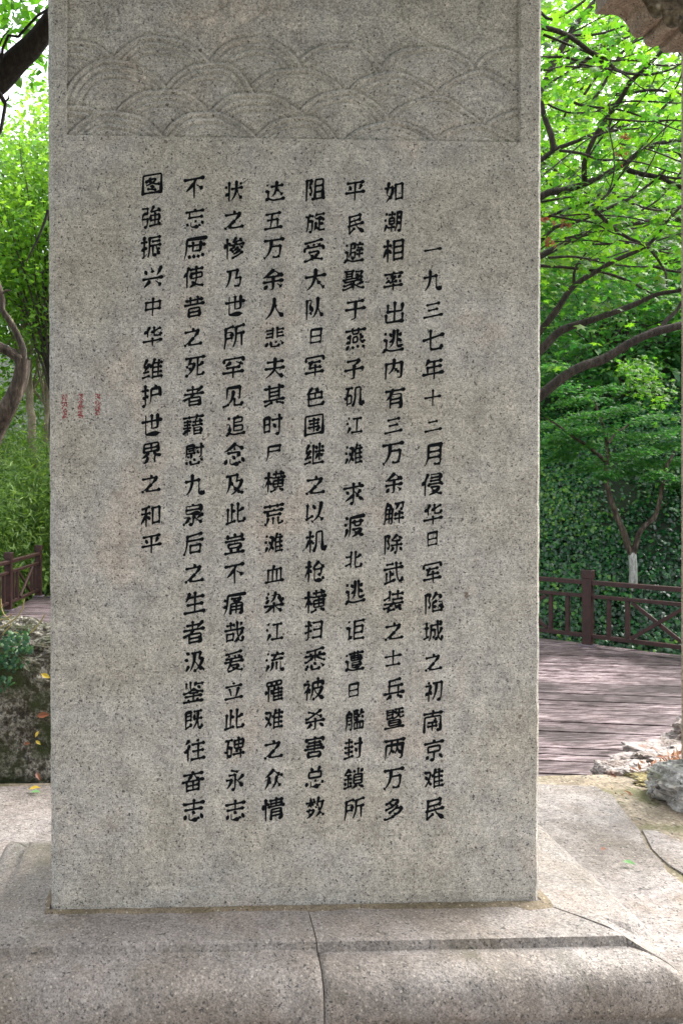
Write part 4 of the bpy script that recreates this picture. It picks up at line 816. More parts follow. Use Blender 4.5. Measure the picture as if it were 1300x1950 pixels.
# carved spandrel bracket: outer scalloped band in front of a sunk carved field
outer = [(1133, -60), (1133, 27), (1146, 28), (1162, 28), (1174, 30), (1184, 36), (1192, 46), (1197, 56), (1201, 66), (1207, 72), (1214, 73), (1224, 69), (1225, 80), (1230, 87), (1239, 90), (1253, 87), (1255, 95), (1262, 101), (1280, 101), (1300, 100)]
inner = [(1158, -60), (1158, 5), (1168, 5), (1180, 5), (1192, 5), (1203, 8), (1213, 15), (1219, 24), (1224, 34), (1229, 44), (1236, 49), (1247, 51), (1252, 58), (1259, 65), (1267, 67), (1282, 67), (1287, 73), (1293, 79), (1300, 80)]
def bracket(mirror=False):
    y0, y1 = CY - .085, CY + .085
    pr = [P(u, v, Y=y1) for u, v in outer]; pr = [(q.x, min(q.z, bz - .1)) for q in pr]
    pr[0] = (pr[0][0], bz - .1)
    fx = (lambda x: 2 * .30 - x) if mirror else (lambda x: x)
    V = []; F = []
    cols_ = [(y1, 0.0), (y1 - .008, -.004), (CY, -.002 - .004), (y0 + .008, -.004), (y0, 0.0)]
    n = len(pr)
    sub = []
    for i in range(n - 1):
        for j in range(4): sub.append((pr[i][0] + (pr[i + 1][0] - pr[i][0]) * j / 4, pr[i][1] + (pr[i + 1][1] - pr[i][1]) * j / 4))
    sub.append(pr[-1])
    for (x, z) in sub:
        for (y, d) in cols_:
            q = Vector((x, y, z)); k = noise.noise(q * 14) * .004
            V.append((fx(x + k), y, z + d + k))
    for i in range(len(sub) - 1):
        for k in range(4): F.append((i * 5 + k, i * 5 + 5 + k, i * 5 + 6 + k, i * 5 + 1 + k))
    o = mesh_obj('bracket', V, F, BEAM); adopt(o, pav); o['label'] = 'carved scalloped stone bracket under the beam'
    bx = np.array([q[0] for q in pr[1:]]); bzz = np.array([q[1] for q in pr[1:]])
    for yy, rel in ((y0, 1.0), (y1, -1.0)):
        n = 56; V = []; F = []; x0 = pr[1][0] + .001; x1 = pr[-1][0]; z1 = bz - .1
        for i in range(n + 1):
            x = x0 + (x1 - x0) * i / n; zl = float(np.interp(x, bx, bzz))
            for j in range(31):
                z = zl + (z1 - zl) * j / 30; e = min(1.0, (z - zl) / .02); q = Vector((x * 15, yy, z * 15))
                h = (.5 + noise.noise(q) * 1.1 - abs(noise.noise(q * 2.1)) * .9) * .022
                if .012 < z - zl < .05: h -= .012
                V.append((fx(x), yy + rel * (max(0, .012 - h)) * e, z))
        for i in range(n):
            for j in range(30): F.append((i * 31 + j, (i + 1) * 31 + j, (i + 1) * 31 + j + 1, i * 31 + j + 1))
        f = mesh_obj('carved_field', V, F, BEAM_SHADE, smooth=True)
        f.parent = o; f.matrix_parent_inverse = (pav.matrix_basis @ o.matrix_parent_inverse @ o.matrix_basis).inverted()
bracket(); bracket(True)

# ================================================================== RAILINGS
def railing(label, A, B, posts, group='railings round the wooden deck'):
    A = Vector((*A, DECKZ)); B = Vector((*B, DECKZ)); d = (B - A); L = d.length; d.normalize()
    ang = math.atan2(d.y, d.x); Rz = Vector((0, 0, 1)); from_rot = __import__('mathutils').Matrix.Rotation(ang, 3, 'Z')
    t = thing('deck_railing', label, 'railing', A, group)
    def bar(name, s0, z0, s1, z1, wd, th):
        p = A + d * s0 + Vector((0, 0, z0)); q = A + d * s1 + Vector((0, 0, z1)); m = (p + q) / 2
        el = math.atan2(z1 - z0, s1 - s0); rot = from_rot @ __import__('mathutils').Matrix.Rotation(-el, 3, 'Y')
        return bevel_box(name, m, ((q - p).length, wd, th), RAILPAINT, t, rot, .004)
    def upright(name, s, z0, z1, wd):
        return bevel_box(name, A + d * s + Vector((0, 0, (z0 + z1) / 2)), (wd, wd, z1 - z0), RAILPAINT, t, from_rot, .005)
    for s in posts:
        p = upright('post', s, 0.0, 1.0, .115)
        c = bevel_box('post_cap', A + d * s + Vector((0, 0, .945)), (.132, .132, .11), RAILPAINT, None, from_rot, .008)
        c.parent = p; c.matrix_parent_inverse = (t.matrix_basis @ p.matrix_parent_inverse).inverted()
        f = bevel_box('base_plate', A + d * s + Vector((0, 0, .012)), (.19, .19, .024), plain('plate', (.16, .13, .15), .4) if 'plate' not in bpy.data.materials else bpy.data.materials['plate'], None, from_rot, .004)
        f.parent = p; f.matrix_parent_inverse = (t.matrix_basis @ p.matrix_parent_inverse).inverted()
    for s0, s1 in zip(posts[:-1], posts[1:]):
        a, b = s0 + .056, s1 - .056
        bar('top_rail', a, .835, b, .835, .09, .055)
        bar('middle_rail', a, .655, b, .655, .06, .045)
        bar('bottom_rail', a, .135, b, .135, .06, .05)
        for s in (a + .20, a + .42, b - .42, b - .20): upright('baluster', s, .16, .632, .05)
        bar('cross_brace', a + .47, .17, b - .47, .62, .035, .045)
        o = bar('cross_brace', a + .47, .62, b - .47, .17, .035, .045); o.location += Vector((-d.y, d.x, 0)) * .037
RA = P(1118.5, 1230, z=DECKZ); 
q0 = P(1028, 1225, z=DECKZ); q1 = P(1297, 1262, z=DECKZ)
dr = Vector((q0.x - q1.x, q0.y - q1.y, 0)).normalized()
sx = (q1 - RA).length; BAY = sx + .47
Bend = Vector((RA.x, RA.y, 0)) + dr * (3 * BAY); Aend = Vector((RA.x, RA.y, 0)) - dr * (2 * BAY)
print('railing', sx, RA, dr, Bend, Aend)
railing('dark red wooden railing with crossed braces in front of the ivy bank', Aend[:2], Bend[:2], [k_ * BAY for k_ in range(6)])
LB = P(74, 1136, z=DECKZ); LA = P(17, 1163, z=DECKZ)
dl = Vector((LA.x - LB.x, LA.y - LB.y, 0)); gap = dl.length; dl.normalize()
print('left', LB, LA, gap)
railing('dark railing running back beside the bamboo to a far corner post', LB[:2], (Vector((LB.x, LB.y, 0)) + dl * 9)[:2], [0, gap, 2 * gap, 3 * gap, 4 * gap])
railing('back railing of the deck running behind the memorial slab', (LB.x + .12, LB.y), Bend[:2], [.2, 1.9, 3.6])

# ================================================================== ROCKS
def rock(name, label, c, s, mat, seed, amp=.25, fr=2.0, sub=4, flat=0.0, cat='rock', parent=None):
    bm = bmesh.new(); bmesh.ops.create_cube(bm, size=2.0)
    for _ in range(sub): bmesh.ops.subdivide_edges(bm, edges=bm.edges[:], cuts=1, use_grid_fill=True)
    for v in bm.verts:
        p = v.co.copy(); m = max(abs(p.x), abs(p.y), abs(p.z)); sp = p.normalized() * m * 1.18
        p = p.lerp(sp, .55 - flat * .35)
        q = p * fr + Vector((seed, seed * .7, 0))
        nv = noise.noise(q) * amp + abs(noise.noise(q * 2.2)) * amp * -.7 + noise.noise(q * 5) * amp * .28 + noise.noise(q * 11) * amp * .12
        p += p.normalized() * nv
        v.co = Vector((c[0] + p.x * s[0] / 2, c[1] + p.y * s[1] / 2, c[2] + p.z * s[2] / 2))
    me = bpy.data.meshes.new(name); bm.to_mesh(me); bm.free(); me.materials.append(mat)
    o = bpy.data.objects.new(name, me); C.objects.link(o)
    if parent: adopt(o, parent)
    else: tag(o, label, cat)
    return o
# mossy rockery wall at the left
rock('mossy_rock', 'tall dark mossy rock wall left of the memorial slab at the pavilion edge', (-1.25, 4.88, 0.10), (2.3, .95, 1.30), MOSSROCK, 3.3, .17, 2.3, 6, .75)
rock('mossy_rock', 'low rounded grey rock at the left foot of the mossy rock wall', (-1.55, 4.36, 0.03), (.75, .22, .20), MOSSROCK, 8.1, .2, 2.5, 5, .3)
# right rockery
c = P(1262, 1462, z=-.02)
rock('rock_ledge', 'pale pinkish layered rock ledge behind the paving beside the deck', (3.52, 4.75, -.19), (1.35, .62, .33), ROCK, 5.2, .19, 2.2, 6, .3)
rock('rock_ledge', 'higher pale rock with orange leaves at the far right', (3.98, 4.95, -.09), (1.3, .6, .42), ROCK, 15.2, .19, 2.4, 6, .2)
rock('rock_block', 'small square pale rock block at the deck corner', (2.62, 4.42, -.06), (.34, .2, .16), ROCK, 9.4, .22, 2.2, 5, .6)
rock('grey_boulder', 'rounded grey boulder with mossy foot beside the column', (2.88, 3.92, .05), (.70, .42, .24), ROCKG, 1.7, .2, 1.8, 6, .3)
rock('moss_mound', 'mossy strip of soil between boulder and rock ledge', (2.98, 4.22, -.07), (.9, .40, .17), granite('moss_soil', [(0.10, 0.08, 0.03), (0.17, 0.14, 0.05), (0.24, 0.20, 0.10), (0.16, 0.13, 0.05)], fine=40, rough=.95, bumpd=.02, patch=8), 4.1, .2, 3, 6, .3, 'moss')

# ================================================================== TREES
def px_path(pts, Y, dY=0.0):
    n = len(pts); return [P(u, v, Y=Y + dY * i / max(1, n - 1)) for i, (u, v) in enumerate(pts)]
def add_branch(T, pts, w0, w1, Y, dY=0.0, knob=.18, seed=0, sides=8, store=None, step=.05, jit=.02):
    pp = px_path(pts, Y, dY); n = len(pp)
    rr = [(1.15 if w0 < 12 else .95) * max(.002, (w0 + (w1 - w0) * i / (n - 1)) / FPX * (Y + dY * i / (n - 1)) / 2) for i in range(n)]
    p, r = smooth_path(pp, rr, step, jit, seed); T.add(p, r, sides, knob, seed)
    if store is not None: store.append((p, r))
    return p

def twigs_on(T, paths, nper_m, length, store, r0=.006, rise=.25, spread=(1, 1, .5)):
    for p, r in paths:
        L = sum((p[i + 1] - p[i]).length for i in range(len(p) - 1)); n = int(L * nper_m)
        for _ in range(n):
            i = random.randrange(len(p) - 1); q = p[i]; t = (p[i + 1] - p[i]).normalized()
            d = (Vector((random.gauss(0, spread[0]), random.gauss(0, spread[1]), random.gauss(0, spread[2]) + rise)) + t * .8).normalized()
            ln = length * random.uniform(.4, 1.2); a = [q]
            for s in range(4): 
                d = (d + Vector((random.gauss(0, .25), random.gauss(0, .25), random.gauss(0, .2)))).normalized(); a.append(a[-1] + d * ln / 4)
            rr = min(r[i] * .6, r0); T.add(a, [rr, rr * .85, rr * .7, rr * .5, rr * .25], 5); store.append((a, [rr] * 5))

# --- maple at the right of the slab, trunk hidden behind it
maple = thing('maple_tree', 'spreading maple with dark crooked boughs and lit green star leaves right of the slab', 'tree', (1.45, 6.0, DECKZ))
T = Tubes(); main = []
trunk, tr = smooth_path([Vector((1.45, 6.0, -1.0)), Vector((1.5, 6.0, .3)), Vector((1.62, 6.05, 1.4)), P(900, 700, Y=6.0), P(940, 400, Y=6.1), P(985, 120, Y=6.2), P(1000, -200, Y=6.3)], [.15, .14, .13, .12, .10, .08, .05], .08, .03, 1)
T.add(trunk, tr, 12, .15)
T.build('trunk', BARK, maple)
T = Tubes(); B = []
def br(pts, w0, w1, Y=5.8, dY=0.0, seed=0, **k): return add_branch(T, pts, w0, w1, Y, dY, seed=seed, store=B, **k)
br([(905, 830), (980, 795), (1028, 757), (1088, 706), (1150, 682), (1195, 655), (1240, 634), (1300, 618), (1400, 590), (1500, 540)], 25, 13, 5.4, -.3, 1)
br([(1252, 630), (1268, 607), (1286, 590), (1300, 570)], 9, 5, 5.3, 0, 2)
br([(915, 740), (980, 700), (1028, 665), (1066, 630), (1130, 606), (1195, 583), (1250, 560), (1300, 550), (1380, 520)], 20, 6, 5.8, -.4, 3)
br([(940, 720), (1000, 665), (1028, 629), (1059, 591), (1093, 546), (1137, 516), (1166, 496), (1229, 467), (1255, 438), (1278, 411), (1310, 380)], 16, 4, 6.0, -.5, 4)
br([(960, 430), (1028, 372), (1066, 364), (1113, 350), (1180, 317), (1229, 283), (1298, 265), (1380, 250)], 16, 7, 6.2, 0, 5)
br([(1113, 345), (1110, 313), (1128, 268), (1153, 225), (1177, 192), (1195, 156), (1217, 136), (1258, 98), (1300, 40)], 9, 6, 6.2, -.6, 6)
br([(985, 250), (1028, 178), (1041, 150), (1055, 116), (1075, 80), (1095, 49), (1130, 4), (1160, -50)], 12, 12, 6.6, 0, 7)
br([(1052, 288), (1048, 261), (1037, 223), (1030, 185), (1010, 150)], 13, 8, 6.5, 0, 8)
br([(1010, 320), (1052, 287), (1090, 270), (1130, 254), (1165, 245), (1198, 238)], 8, 5, 6.5, 0, 9)
br([(985, 40), (1028, 53), (1075, 67), (1121, 98), (1148, 109), (1170, 129), (1188, 136), (1233, 141), (1278, 131), (1310, 110)], 9, 3, 5.6, .2, 10)
br([(1075, 67), (1110, 66), (1144, 63), (1195, 45)], 5, 3, 5.7, 0, 11)
br([(990, 100), (1028, 108), (1077, 109), (1110, 118), (1160, 117), (1224, 116), (1260, 124), (1320, 120)], 5, 3, 5.7, 0, 12)
br([(1100, 125), (1133, 102), (1150, 84), (1200, 60), (1240, 30)], 13, 9, 6.8, 0, 13)
br([(1188, 319), (1224, 330), (1255, 337), (1300, 358), (1370, 380)], 9, 6, 6.1, -.2, 14)
br([(1148, 400), (1195, 377), (1230, 352), (1246, 343), (1270, 320)], 6, 4, 6.0, 0, 15)
br([(1128, 398), (1166, 433), (1204, 456), (1233, 469), (1255, 498), (1269, 525), (1269, 550)], 7, 3, 5.7, -.2, 16)
br([(1010, 485), (1028, 462), (1055, 433), (1081, 427), (1120, 412), (1148, 400)], 8, 5, 6.1, 0, 17)
br([(985, 510), (1028, 487), (1062, 470), (1090, 455), (1122, 444), (1171, 429), (1220, 421), (1300, 414), (1400, 400)], 13, 9, 6.9, 0, 18)
br([(1000, 500), (1028, 506), (1072, 509), (1137, 518), (1193, 538), (1250, 565)], 6, 4, 5.9, -.2, 19)
br([(1010, 0), (1040, 35), (1070, 30), (1110, 0), (1130, -30)], 5, 4, 5.9, 0, 20)
br([(1093, 545), (1092, 520), (1096, 505), (1115, 482)], 6, 3, 5.9, 0, 21)
br([(1028, 135), (1050, 115), (1085, 95), (1130, 90), (1200, 60)], 4, 3, 6.3, 0, 22)
br([(1044, 160), (1075, 140), (1100, 127), (1130, 110)], 4, 2, 6.3, 0, 23)
br([(1030, 420), (1075, 400), (1120, 385), (1150, 360), (1190, 380), (1250, 400), (1300, 390)], 5, 4, 6.6, 0, 24)
br([(1170, 180), (1190, 178), (1230, 170), (1270, 175), (1300, 182)], 6, 4, 6.0, 0, 25)
br([(1250, 228), (1262, 205), (1280, 190), (1300, 180)], 5, 3, 6.0, 0, 26)
br([(1130, 190), (1150, 160), (1165, 130), (1182, 100), (1215, 70)], 6, 4, 6.7, 0, 27)
for i in range(44):
    u0 = random.uniform(1010, 1290); v0 = random.uniform(-40, 560); a = random.uniform(-.9, .35); n = random.randint(4, 6); st = random.uniform(28, 55); q = [(u0, v0)]
    for k in range(n): a += random.gauss(0, .22); q.append((q[-1][0] + math.cos(a) * st, q[-1][1] + math.sin(a) * st))
    br(q, random.uniform(2.5, 5), 1.8, random.uniform(5.4, 6.8), random.uniform(-.3, .3), 40 + i, sides=6)
tw = []
twigs_on(T, [b for b in B if True], 2.6, .35, tw, .0035)
T.build('branches', BARK, maple)['kind'] = 'stuff'
# leaves of the maple: in loose layers along twigs and through the crown
pos = []; nr = []
def leaf_cloud(paths, n, sp, zoff=.0):
    for _ in range(n):
        p, r = random.choice(paths); q = random.choice(p)
        pos.append((q.x + random.gauss(0, sp), q.y + random.gauss(0, sp * 1.4), q.z + random.gauss(0, sp * .6) + zoff)); nr.append((random.gauss(0, .55), random.gauss(-.25, .55), 1.0))
leaf_cloud(tw, 2200, .11)
for _ in range(10500):
    u = random.uniform(985, 1500); Y = random.uniform(6.9, 10.5); v = random.triangular(-260, 640, 260)
    if v > 640 - (1300 - u) * .2: continue
    # layered gaps
    q = P(u, v, Y=Y); g = noise.noise(Vector((q.x * 1.5, q.y * 1.5, q.z * 3.2)))
    if g < -.05: continue
    pos.append(tuple(q)); nr.append((random.gauss(0, .55), random.gauss(-.3, .55), 1.0))
pos = np.array(pos); keep = pos[:, 1] > 5.1
o = leaves('crown', pos[keep], rng.uniform(.06, .125, keep.sum()), np.array(nr)[keep], MAPLE, L_MAPLE, maple); o['kind'] = 'stuff'
pos = [tuple(P(random.gauss(u, 7), random.gauss(v, 8), Y=5.9)) for u, v in ((1195, 262), (1190, 295), (1075, 430), (1040, 420), (1045, 465), (1180, 300)) for _ in range(9)]
o = leaves('withered_leaves', pos, rng.uniform(.03, .06, len(pos)), rng.normal(size=(len(pos), 3)), MAPLE, L_RED, maple); o['kind'] = 'stuff'

# --- generic crowned tree
def crown_points(c, s, n, clumps, spread):
    cc = []
    while len(cc) < clumps:
        p = rng.uniform(-1, 1, 3)
        if .25 < np.linalg.norm(p) < 1: cc.append(p * s)
    cc = np.array(cc); k = rng.integers(0, clumps, n)
    d = rng.normal(size=(n, 3)) * spread * np.array([1.1, 1.1, .55])
    return cc[k] + d + np.array(c), cc + np.array(c)
def tree(label, x, y, h, cs, mat, leafsize, n, clumps, spread, tr=.14, bark=BARK, shape=OVAL, lean=(0, 0), cz=None, group='trees on the hillside behind the deck', name='broadleaf_tree'):
    z0 = gz(x, y) - .15
    t = thing(name, label, 'tree', (x, y, z0), group); cz = cz if cz is not None else z0 + h * .68
    T = Tubes(); top = Vector((x + lean[0], y + lean[1], cz + cs[2] * .2))
    p, r = smooth_path([Vector((x, y, z0)), Vector((x + lean[0] * .2, y + lean[1] * .2, z0 + (top.z - z0) * .35)), Vector((x + lean[0] * .7, y, z0 + (top.z - z0) * .7)), top], [tr, tr * .82, tr * .6, tr * .3], .25, .06, x)
    T.add(p, r, 9, .15, x); T.build('trunk', bark, t)
    P_, cc = crown_points((x + lean[0], y + lean[1], cz), np.array(cs), n, clumps, spread)
    T = Tubes()
    for c_ in cc[:40]:
        a = p[int(len(p) * random.uniform(.45, .95))]; b = Vector(c_); m = (a + b) / 2 + Vector((random.gauss(0, .2), random.gauss(0, .2), -.15))
        q, rr = smooth_path([a, m, b], [tr * .3, tr * .18, tr * .06], .3, .05, c_[0]); T.add(q, rr, 5)
    T.build('limbs', bark, t)['kind'] = 'stuff'
    nn = rng.normal(size=(n, 3)) * .6 + np.array([0, -.25, .9])
    o = leaves('crown', P_, rng.uniform(leafsize * .6, leafsize * 1.3, n), nn, shape, mat, t); o['kind'] = 'stuff'
    return t

# right, beyond the maple
tree('tall pale green tree filling the gap left of the carved bracket', 5.9, 13.5, 9, (2.6, 2.2, 3.4), L_FAR, .17, 12000, 90, .5, .16, cz=8.6)
tree('dense light green tree at the right behind the maple boughs', 10.6, 14.5, 9, (2.8, 2.4, 3.0), L_FAR, .17, 12000, 90, .5, .16, cz=6.8)
tree('slender tree with a loose crown high on the bank', 8.0, 18.5, 8, (3.2, 2.4, 3.2), L_FAR, .2, 6000, 60, .5, .13, cz=9.5)
tree('dark green tree low on the bank behind the young forked maple', 8.0, 13.6, 5, (2.4, 1.2, 1.5), L_FINE, .12, 7000, 60, .38, .09, cz=4.5)
tree('leafy tree far up the bank at the right edge', 13.5, 18.5, 8, (3.0, 2.4, 3.6), L_FAR, .2, 6000, 60, .55, .14, cz=9)
tree('tree high behind the memorial slab', 2.5, 20, 9, (4, 3, 4), L_FAR, .2, 6000, 60, .6, .16)
# left
tree('pale barked twin tree standing behind the left railing', P(74, 700, Y=18.6).x, 18.6, 9, (2.0, 1.8, 2.4), L_FAR, .15, 5000, 50, .4, .13, BARK_PALE, lean=(-.5, 0), cz=7.6)
tree('slim pale barked tree close beside the twin tree', P(88, 700, Y=19.0).x, 19.0, 9, (1.9, 1.8, 2.2), L_FAR, .15, 4500, 50, .4, .10, BARK_PALE, lean=(.1, 0), cz=7.4)
tree('light green tree left of the pale barked trees', -6.9, 17.0, 8, (1.9, 1.6, 3.0), L_FAR, .15, 14000, 90, .45, .12, cz=6.3)
tree('bright tree high above the left railing', -2.9, 17.0, 9, (2.2, 1.6, 3.0), L_FAR, .15, 12000, 80, .4, .12, cz=7.6)
tree('distant tree closing the view at the left', -8, 25, 11, (4, 3, 6.5), L_FAR, .26, 15000, 130, .7, .18)
tree('distant tree behind the far corner post', -3.0, 26, 11, (4, 3, 6.5), L_FAR, .26, 15000, 130, .7, .18)

# --- young forked tree with limewashed foot
YT = next(y for y in np.arange(9.5, 14, .02) if P(1205, 1112, Y=y).z < gz(P(1205, 1112, Y=y).x, y)) - .12
print('young tree at', YT)
yb = P(1205, 1112, Y=YT)
young = thing('young_maple_tree', 'young forked tree with a whitewashed trunk foot growing from the ivy bank', 'tree', yb)
T = Tubes(); p, r = smooth_path([P(1205, 1125, Y=YT), P(1205, 1090, Y=YT), P(1203, 1052, Y=YT)], [.058, .053, .052], .05, .004); T.add(p, r, 10, .1); o = T.build('whitewashed_trunk', LIME, young)
T = Tubes(); YB = []
def zz(l): return [(1010 + a / 4.0625, 780 + b / 4.0625) for a, b in l]
add_branch(T, zz([(780, 1120), (752, 1060), (725, 970), (690, 885), (652, 790), (628, 715), (602, 640), (583, 540), (582, 440), (598, 350), (582, 240), (560, 130), (520, 20), (490, -80)]), 14, 4, YT, .3, store=YB, seed=1, sides=9, jit=.01)
add_branch(T, zz([(785, 1125), (805, 1060), (828, 965), (880, 895), (940, 850), (978, 770), (1003, 660), (1022, 560), (1040, 460), (1075, 390), (1110, 320)]), 12, 5, YT, -.3, store=YB, seed=2, sides=9, jit=.01)
add_branch(T, zz([(575, 400), (500, 320), (430, 270), (330, 215), (250, 150), (150, 90)]), 7, 3, YT, -.3, store=YB, seed=3, jit=.02)
add_branch(T, zz([(598, 260), (640, 200), (720, 150), (800, 90)]), 5, 3, YT, .2, store=YB, seed=4)
tw2 = []; twigs_on(T, YB[2:] + YB[:2], 2.0, .5, tw2, .005, .1, (1, 1, .15))
T.build('limbs', BARK_OLD, young)['kind'] = 'stuff'
pos = []
SPR = [(1065, 870, 32), (1100, 850, 40), (1120, 890, 34), (1160, 870, 42), (1185, 900, 34), (1225, 880, 40), (1262, 850, 40), (1280, 880, 36), (1240, 830, 46), (1190, 830, 40), (1090, 820, 44), (1050, 840, 36), (1280, 820, 40), (1130, 820, 40), (1210, 860, 40), (1060, 805, 46), (1250, 905, 26), (1150, 905, 20), (1240, 795, 50), (1110, 790, 44), (1290, 920, 16), (1060, 740, 40), (1100, 760, 40), (1180, 780, 40), (1040, 700, 40), (1150, 740, 34)]
for u, v, w in SPR:
    Yc = YT + random.uniform(-.5, .8); c_ = P(u, v, Y=Yc); s_ = w / FPX * Yc
    for _ in range(520):
        a = random.gauss(0, .55); b = random.gauss(0, .55)
        pos.append((c_.x + a * s_, c_.y + b * s_ * .9, c_.z - .10 * s_ * (a * a + b * b) + random.gauss(0, .03) + .12 * a * s_))
nn = rng.normal(size=(len(pos), 3)) * .35 + np.array([0, -.15, 1])
leaves('crown', pos, rng.uniform(.035, .075, len(pos)), nn, MAPLE, L_FINE, young)['kind'] = 'stuff'

# --- old crooked tree at the left edge
old = thing('crooked_tree', 'crooked furrowed trunk bending in from the left edge of the photograph and forking', 'tree', P(-70, 1100, Y=6.2))
T = Tubes(); OB = []
def ob(pts, w0, w1, Y=6.2, dY=0, seed=0, **k): return add_branch(T, pts, w0, w1, Y, dY, seed=seed, store=OB, **k)
def l4(l): return [(a / 3.9, 500 + b / 3.9) for a, b in l]
ob(l4([(-280, 2300), (-200, 1700), (-90, 1340), (0, 1180), (60, 1080), (115, 970), (150, 880), (172, 780), (178, 720)]), 50, 25, seed=1, sides=14, knob=.22, jit=.01)
T.build('trunk', BARK_OLD, old); T = Tubes()
ob(l4([(170, 790), (140, 710), (90, 675), (40, 650), (-20, 620), (-100, 560)]), 23, 18, seed=2, sides=12, jit=.01)
ob(l4([(175, 745), (172, 650), (140, 560), (100, 480), (50, 400), (15, 350), (20, 270), (5, 200), (-20, 100), (-40, -50)]), 16, 8, seed=3, sides=10, jit=.01)
ob(l4([(20, 230), (50, 205), (85, 210)]), 4, 2, seed=4)
T.build('limbs', BARK_OLD, old)['kind'] = 'stuff'
# --- dark bough crossing the top left corner
bough = thing('overhanging_tree', 'tree whose thick dark bough crosses the top left corner', 'tree', P(-330, 1250, Y=4.9))
T = Tubes(); LB_ = []
def lb(pts, w0, w1, Y=4.6, dY=0, seed=0, **k): return add_branch(T, pts, w0, w1, Y, dY, seed=seed, store=LB_, **k)
lb([(-330, 1250), (-300, 800), (-220, 420), (-120, 240), (-40, 178), (0, 146), (30, 115), (60, 88), (92, 52), (130, 0), (190, -80)], 75, 30, 4.9, -.4, 1, sides=12, knob=.12)
T.build('trunk', BARK_DARK, bough); T = Tubes()
lb([(4, 120), (6, 100), (18, 74), (38, 76), (50, 62), (62, 48), (75, 33), (90, 18)], 5, 4, 4.6, 0, 2)
lb([(0, 112), (3, 88), (10, 70), (18, 58)], 4, 2, 4.6, 0, 3)
lb([(-6, 170), (4, 188), (10, 198), (7, 215), (2, 245), (-8, 268)], 8, 5, 4.6, 0, 4)
lb([(9, 196), (14, 187), (18, 180)], 4, 2, 4.6, 0, 5)
lb([(92, 400), (84, 425), (72, 455), (60, 480), (50, 500)], 6, 2, 6, 0, 6)
T.build('branches', BARK_DARK, bough)['kind'] = 'stuff'
pos = []
for u, v, s_, n in ((30, 30, 26, 60), (60, 60, 20, 30), (80, 110, 12, 16), (10, 10, 30, 50), (75, 20, 22, 40), (45, 130, 26, 26), (-60, 40, 60, 160), (20, -60, 60, 160), (60, 150, 20, 20)):
    for _ in range(n): pos.append(tuple(P(random.gauss(u, s_), random.gauss(v, s_), Y=random.uniform(4.7, 6.4))))
leaves('crown', pos, rng.uniform(.05, .12, len(pos)), rng.normal(size=(len(pos), 3)) * .5 + np.array([0, -.3, .9]), OVAL, L_BROAD, bough)['kind'] = 'stuff'

# ================================================================== IVY, BAMBOO, UNDERGROWTH (uncountable)
def grad_n(X, Y):
    e = .15; gx = (ground_z(X + e, Y) - ground_z(X - e, Y)) / (2 * e); gy = (ground_z(X, Y + e) - ground_z(X, Y - e)) / (2 * e)
    n = np.stack([-gx, -gy, np.ones_like(gx)], -1); return n / np.linalg.norm(n, axis=1, keepdims=True)
def slope_leaves(name, label, n, xr_, yr_, smin, smax, size, mat, lift, shape, tilt=.35, hcol=None, fun=None):
    X = rng.uniform(*xr_, n * 3); Y = rng.uniform(*yr_, n * 3); s, e = out_dist(X, Y); m = (s > smin) & (s < smax)
    if fun is not None: m &= fun(X, Y)
    X = X[m][:n]; Y = Y[m][:n]; nr = grad_n(X, Y); Z = ground_z(X, Y) 
    b = np.sin(X * 3.1 + 1.7 * np.sin(Y * 2.2)) * np.sin(Y * 2.7 + np.sin(X * 4)) 
    off = (lift * (.6 + .6 * b) + rng.random(len(X)) ** 2 * lift)[:, None] * nr
    pos = np.stack([X, Y, Z], -1) + off; nn = nr + rng.normal(size=nr.shape) * tilt + np.array([0, -.2, .25])
    head = np.stack([rng.normal(size=len(X)) * .6, rng.normal(size=len(X)) * .3 - .5, -np.ones(len(X))], -1)
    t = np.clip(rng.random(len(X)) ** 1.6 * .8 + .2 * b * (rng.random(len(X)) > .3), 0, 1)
    t = np.clip(t + .3 * (out_dist(X, Y)[0] < .8) * rng.random(len(X)) + .18 * np.sin(X * .9 + 2) * np.sin(Y * 1.1), 0, 1)  # leaves near the deck edge tinted lighter: sunlight put into the colour
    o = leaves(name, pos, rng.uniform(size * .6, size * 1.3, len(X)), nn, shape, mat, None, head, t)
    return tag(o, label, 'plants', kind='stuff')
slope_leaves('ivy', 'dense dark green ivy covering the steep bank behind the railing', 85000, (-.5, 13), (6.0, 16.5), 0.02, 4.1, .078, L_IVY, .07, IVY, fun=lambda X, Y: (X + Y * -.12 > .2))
slope_leaves('undergrowth', 'mixed green shrubs covering the upper bank', 30000, (-1, 22), (8, 34), 3.6, 15, .20, L_FINE, .55, OVAL, .8)
slope_leaves('undergrowth', 'low leafy growth on the ground behind the left railing', 16000, (-13, 0), (12, 34), .2, 20, .17, L_BAMBOO, .5, OVAL, .8, fun=lambda X, Y: X < 1)
# right light-green bush catching the light
pos = []
for u, v, w in ((1225, 740, 16), (1250, 725, 18), (1205, 720, 14), (1255, 760, 20), (1230, 700, 14), (1190, 700, 12)):
    for _ in range(90): pos.append(tuple(P(random.gauss(u, w), random.gauss(v, w * .7), Y=random.uniform(9.6, 10.6))))
tag(leaves('bright_shrub', pos, rng.uniform(.05, .11, len(pos)), rng.normal(size=(len(pos), 3)) * .5 + np.array([0, -.3, 1]), MAPLE, L_MAPLE), 'bright yellow green sprig lit against the dark bank under the long bough', 'shrub')
